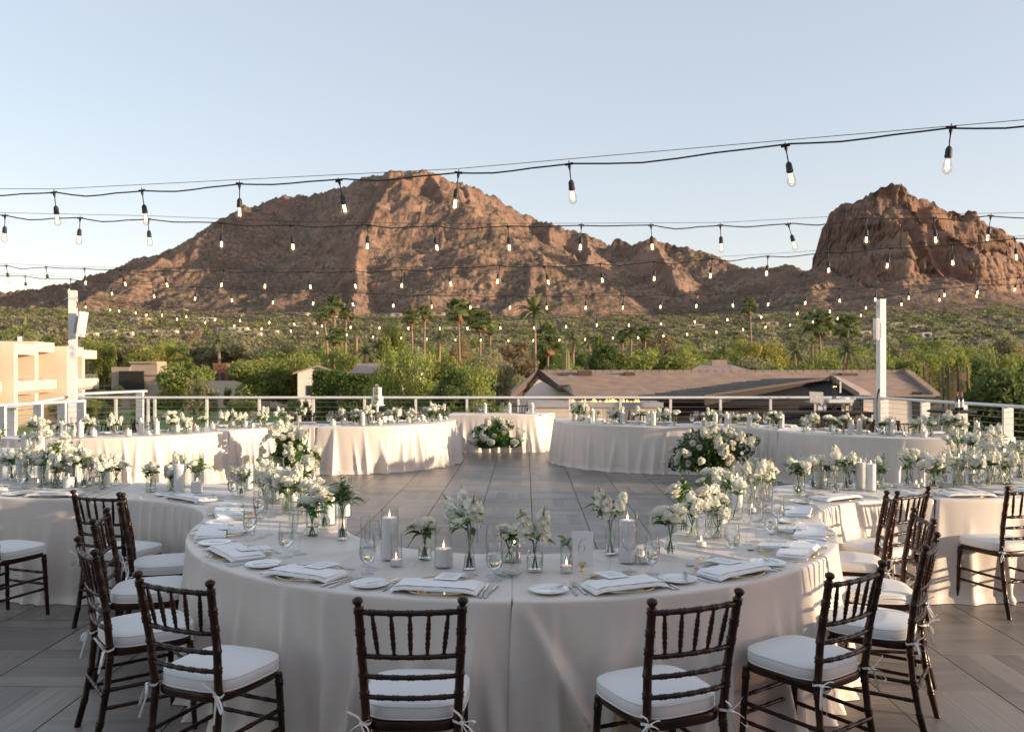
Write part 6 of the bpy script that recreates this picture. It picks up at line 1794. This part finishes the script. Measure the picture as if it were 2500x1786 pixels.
# the other tables: vases and candles strewn along the side away from the guests
frnd = random.Random(21)
VK, SK = list(VASES), ['roses', 'single', 'stock', 'mixed', 'green', 'wild', 'stock', 'mixed']
CK = ['tall', 'squat', 'votive', 'ribbed', 'ribbed_low', 'low', 'tall', 'ribbed']
def strew(c, a0, a1, r0, r1, nv, nc, where, sc=1.0, prog=None):
    done = []
    def spot():
        for _ in range(60):
            a, r = frnd.uniform(a0, a1), frnd.uniform(r0, r1); p = (c[0] + r * math.cos(R(a)), c[1] + r * math.sin(R(a)))
            if all((p[0] - q[0]) ** 2 + (p[1] - q[1]) ** 2 > .105 ** 2 for q in done): break
        done.append(p); return p
    for k in range(nv):
        v, s = frnd.choice(VK), frnd.choice(SK); flowers(v, s, spot(), where, frnd.uniform(0, 6), sc * frnd.uniform(.85, 1.12), frnd.randint(0, 1), 1.4, 1.2)
    for k in range(nc): candle(frnd.choice(CK), spot(), where, sc)
strew(cL1, 20, 60, 1.50, 1.85, 5, 4, 'on the left curved table')
strew(cL1, 62, 88, 1.42, 1.80, 5, 3, 'on the left curved table')
strew(cL2, 200, 240, 1.15, 1.50, 5, 5, 'on the left bulging table')
strew(cL2, 243, 272, 1.15, 1.45, 10, 4, 'on the left bulging table')
strew(cL3, 5, 80, 1.5, 1.85, 7, 5, 'on the far left table')
strew(cR1, 118, 162, 1.50, 1.85, 5, 5, 'on the right curved table')
strew(cR1, 92, 114, 1.42, 1.85, 6, 4, 'on the right curved table')
strew(cR2, 268, 296, 1.12, 1.45, 10, 5, 'on the right bulging table')
strew(cR2, 300, 340, 1.15, 1.45, 6, 5, 'on the right bulging table')
strew(cR3, 100, 175, 1.5, 1.85, 10, 5, 'on the far right table')
strew(cA, 272, 360, 1.45, 1.85, 17, 13, 'on the table before the cake')
strew(cB, 92, 160, 1.15, 1.5, 12, 6, 'above left floor flowers')
strew(cC, 250, 340, 1.45, 1.85, 15, 12, 'on the leftmost back table')
strew(cA2, 180, 268, 1.45, 1.85, 16, 9, 'on the shaded back table')
strew(cB2, 20, 88, 1.15, 1.5, 12, 5, 'above right floor flowers')
strew(cC2, 200, 290, 1.45, 1.85, 15, 11, 'on the rightmost back table')
for x in (-.55, -.05, .42): candle(frnd.choice(['tall', 'ribbed']), (x, 17.8), 'on the head table')

# table number card in its gold clip
p = on_table(1422, 1392)
t = ob('table_number_sign', None, None, (p.x, p.y, TZ), rz=R(-3))
mb = MB(); mb.box((0, .004, .016 + .086), (.105, .0016, .172)); ob('card', mb.mesh('card', M_card, False), t, rot=(R(-4), 0, 0))
mb = MB(); six = [(.014, .148), (.006, .153), (-.004, .150), (-.012, .138), (-.017, .120), (-.018, .104), (-.015, .091), (-.007, .085), (.003, .086), (.011, .093), (.014, .104), (.011, .114), (.003, .119), (-.006, .115), (-.013, .105)]
sp = [Vector((x * .92 + (z - .12) * .12, .0022, z)) for x, z in six]; fine = []
for i in range(len(sp) - 1):
    p0, p1, p2, p3 = sp[max(i - 1, 0)], sp[i], sp[i + 1], sp[min(i + 2, len(sp) - 1)]
    for k in range(6):
        u = k / 6; fine.append(.5 * ((2 * p1) + (-p0 + p2) * u + (2 * p0 - 5 * p1 + 4 * p2 - p3) * u * u + (-p0 + 3 * p1 - 3 * p2 + p3) * u ** 3))
wd = [.0022 + .0022 * abs(math.sin(math.pi * i / len(fine) * 2.0)) for i in range(len(fine))]
mb.ribbon([v + Vector((0, 0, 0)) for v in fine], wd, (1, 0, .25)); num = ob('number', mb.mesh('number', M_ink, False, 180), t, rot=(R(-4), 0, 0))
mb = MB(); mb.lathe([(0, 0), (.013, .001), (.011, .006), (.006, .014), (.009, .020), (.004, .024), (0, .024)], 14); mb.tube([(-.012, -.004, .036), (-.004, -.004, .026), (.004, -.004, .026), (.012, -.004, .036)], .003, 6); mb.ball((-.012, -.004, .038), .005, 7, 5); mb.ball((.012, -.004, .038), .005, 7, 5)
ob('gold_clip', mb.mesh('gold_clip', M_gold), t, (0, -.004, 0))
reg(t, 'table number', 'white table number card reading 6 in a gold clip')
for x, y, w in ((427 * 1.0, 1193, 'on the left curved table'), (2000, 1186, 'on the right curved table')):
    p = on_table(x, y); o = ob('table_number_sign', None, None, (p.x, p.y, TZ)); mb = MB(); mb.box((0, 0, .09), (.095, .0016, .17)); ob('card', mb.mesh('card', M_card, False), o, rot=(R(-5), 0, 0)); mb = MB(); mb.lathe([(0, 0), (.013, .001), (.006, .014), (.009, .020), (0, .024)], 12); ob('gold_clip', mb.mesh('gold_clip', M_gold), o, (0, -.006, 0))
    reg(o, 'table number', 'white table number card turned away', w, 'table number cards')
# salt and pepper grinders, a butter dish
def grinder(x, y, w):
    p = on_table(x, y); o = ob('pepper_grinder', lathe_mesh('pepper_grinder', [(0, 0), (.020, .001), (.020, .045), (.017, .05), (.017, .062), (.020, .066), (.020, .090), (.012, .096), (0, .097)], M_steel, 18), None, (p.x, p.y, TZ + .002)); reg(o, 'grinder', 'small steel pepper grinder', w, 'steel grinders')
grinder(2139, 1190, 'on the right curved table'); grinder(2447, 1104, 'on the far right table'); grinder(1262, 1372, NT)
for x, y, w in ((1240, 1406, NT), (2180, 1190, 'on the right curved table')):
    p = on_table(x, y); t = ob('butter_dish', lathe_mesh('butter_dish', [(0, .003), (.05, .004), (.066, .014), (.068, .015), (.052, .001), (0, 0)], M_glass2, 24), None, (p.x, p.y, TZ + .002)); mb = MB(); mb.box((-.015, 0, .016), (.028, .026, .022)); mb.box((.02, .01, .014), (.028, .026, .018)); ob('butter', mb.mesh('butter', M_petal2, False), t)
    reg(t, 'dish', 'clear glass butter dish', w, 'butter dishes')

# ------------------------------------------------------------------ floor flowers
def floor_flowers(desc, c, w, dpt, h, seed, n_roses, spikes=10, skew=0.0, mat=None):
    rg = np.random.default_rng(seed); rnd = random.Random(seed)
    t = ob('floor_flowers', None, None, (c[0], c[1], 0))
    n = 5200
    P = crown_pts(rg, n, (1, 1, 1), 26, 1.0) * np.array([w * .50, dpt * .50, h * .52]) + np.array([0, 0, h * .46]); P[:, 2] = np.abs(P[:, 2]) + .02; P[:, 0] += skew * (P[:, 2] - h * .4)
    V, F = leaf_quads(rg, P, .030, .3, .55); f = ob('foliage', mesh_np('foliage', V, F, [mat or M_leaf_shade], False), t); f['kind'] = 'stuff'
    for k in range(n_roses):
        th, ph = rnd.uniform(0, 6.283), rnd.uniform(-.2, 1.45)
        d = Vector((math.cos(th) * math.cos(ph), -abs(math.sin(th)) * math.cos(ph) if k % 5 else math.sin(th) * math.cos(ph), math.sin(ph)))
        p = Vector((d.x * w * .50, d.y * dpt * .50, h * .46 + d.z * h * .5)) * 1.0; p.z = max(p.z, .06); p.x += skew * (p.z - h * .4)
        kind = rnd.random()
        q = (d + Vector((0, -.3, .35))).to_track_quat('Z', 'Y').to_euler()
        if kind < .78: ob('rose', ROSE[rnd.randint(0, 3)], t, p, rot=q, sc=rnd.uniform(.06, .105))
        else: ob('stock_flower', STOCK[rnd.randint(0, 2)], t, p, rot=q, sc=rnd.uniform(.13, .2))
    for k in range(spikes):
        th = rnd.uniform(0, 6.283); r = rnd.uniform(0, .35); p = Vector((math.cos(th) * r * w, math.sin(th) * r * dpt, h * .85)); p.x += skew * h * .4; d = Vector((math.cos(th) * .35, math.sin(th) * .35, 1))
        ob('stock_flower', STOCK[k % 3], t, p, rot=d.to_track_quat('Z', 'Y').to_euler(), sc=(.13, .13, rnd.uniform(.14, .24)))
    reg(t, 'floor flowers', desc, '', 'floor flower arrangements')
floor_flowers('sunlit floor arrangement of white roses between the left back tables', (-3.28, 12.85), .80, .7, .84, 4, 56, 3, -.25, M_leaf)
floor_flowers('floor arrangement of white roses before the head table', (-.26, 17.05), 1.12, .6, .66, 5, 42, 7, 0, M_leaf)
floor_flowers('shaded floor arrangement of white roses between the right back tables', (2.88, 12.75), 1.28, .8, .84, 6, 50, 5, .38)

# ------------------------------------------------------------------ wedding cake on its own small table
cx_, cy_ = at(921, 1000, 17.3).x, 17.3
t = ob('cake_table', None, None, (cx_, cy_, 0))
mb = MB(); pts = []
n = 96; V = []
for r_, z in ((.30, .765), (.312, .76), (.318, .74), (.33, .4), (.36, .01)):
    for k in range(n):
        a = 2 * math.pi * k / n; q = r_ * (1 + .05 * (1 - z / .765) * math.cos(a * 11)); V.append((q * math.cos(a), q * math.sin(a), z))
mb.add(V, [(i * n + k, i * n + (k + 1) % n, i * n + n + (k + 1) % n, i * n + n + k) for i in range(4) for k in range(n)][::1] + [tuple(range(n))]); ob('tablecloth', mb.mesh('tablecloth', M_cloth, True, 60), t)
reg(t, 'table', 'small round cake table under a cloth behind the back left table')
t = ob('wedding_cake', None, None, (cx_, cy_, .765))
M_icing = pm('icing', (.84, .82, .76), .5, trl=.1)
ob('cake_stand', lathe_mesh('cake_stand', [(0, 0), (.075, .002), (.070, .012), (.030, .03), (.022, .08), (.026, .15), (.05, .185), (.15, .195), (.155, .20), (.155, .212), (0, .212)], M_porc, 28), t)
ob('lower_tier', lathe_mesh('lower_tier', [(.118, .212), (.120, .216), (.120, .372), (.115, .38), (0, .38)], M_icing, 36), t); ob('upper_tier', lathe_mesh('upper_tier', [(.088, .38), (.088, .55), (.083, .558), (0, .558)], M_icing, 36), t)
rnd = random.Random(3)
for k in range(26):
    f = k / 25; z = .24 + .34 * f; r_ = .12 if z < .385 else .09; a = -1.57 + rnd.uniform(-.22, .22)
    ob('sugar_petal', ROSE[k % 4], t, (r_ * math.cos(a), r_ * math.sin(a), z), rot=Vector((math.cos(a), math.sin(a), .3)).to_track_quat('Z', 'Y').to_euler(), sc=rnd.uniform(.05, .075))
reg(t, 'cake', 'two-tiered white wedding cake with a cascade of petals')
write_labels()
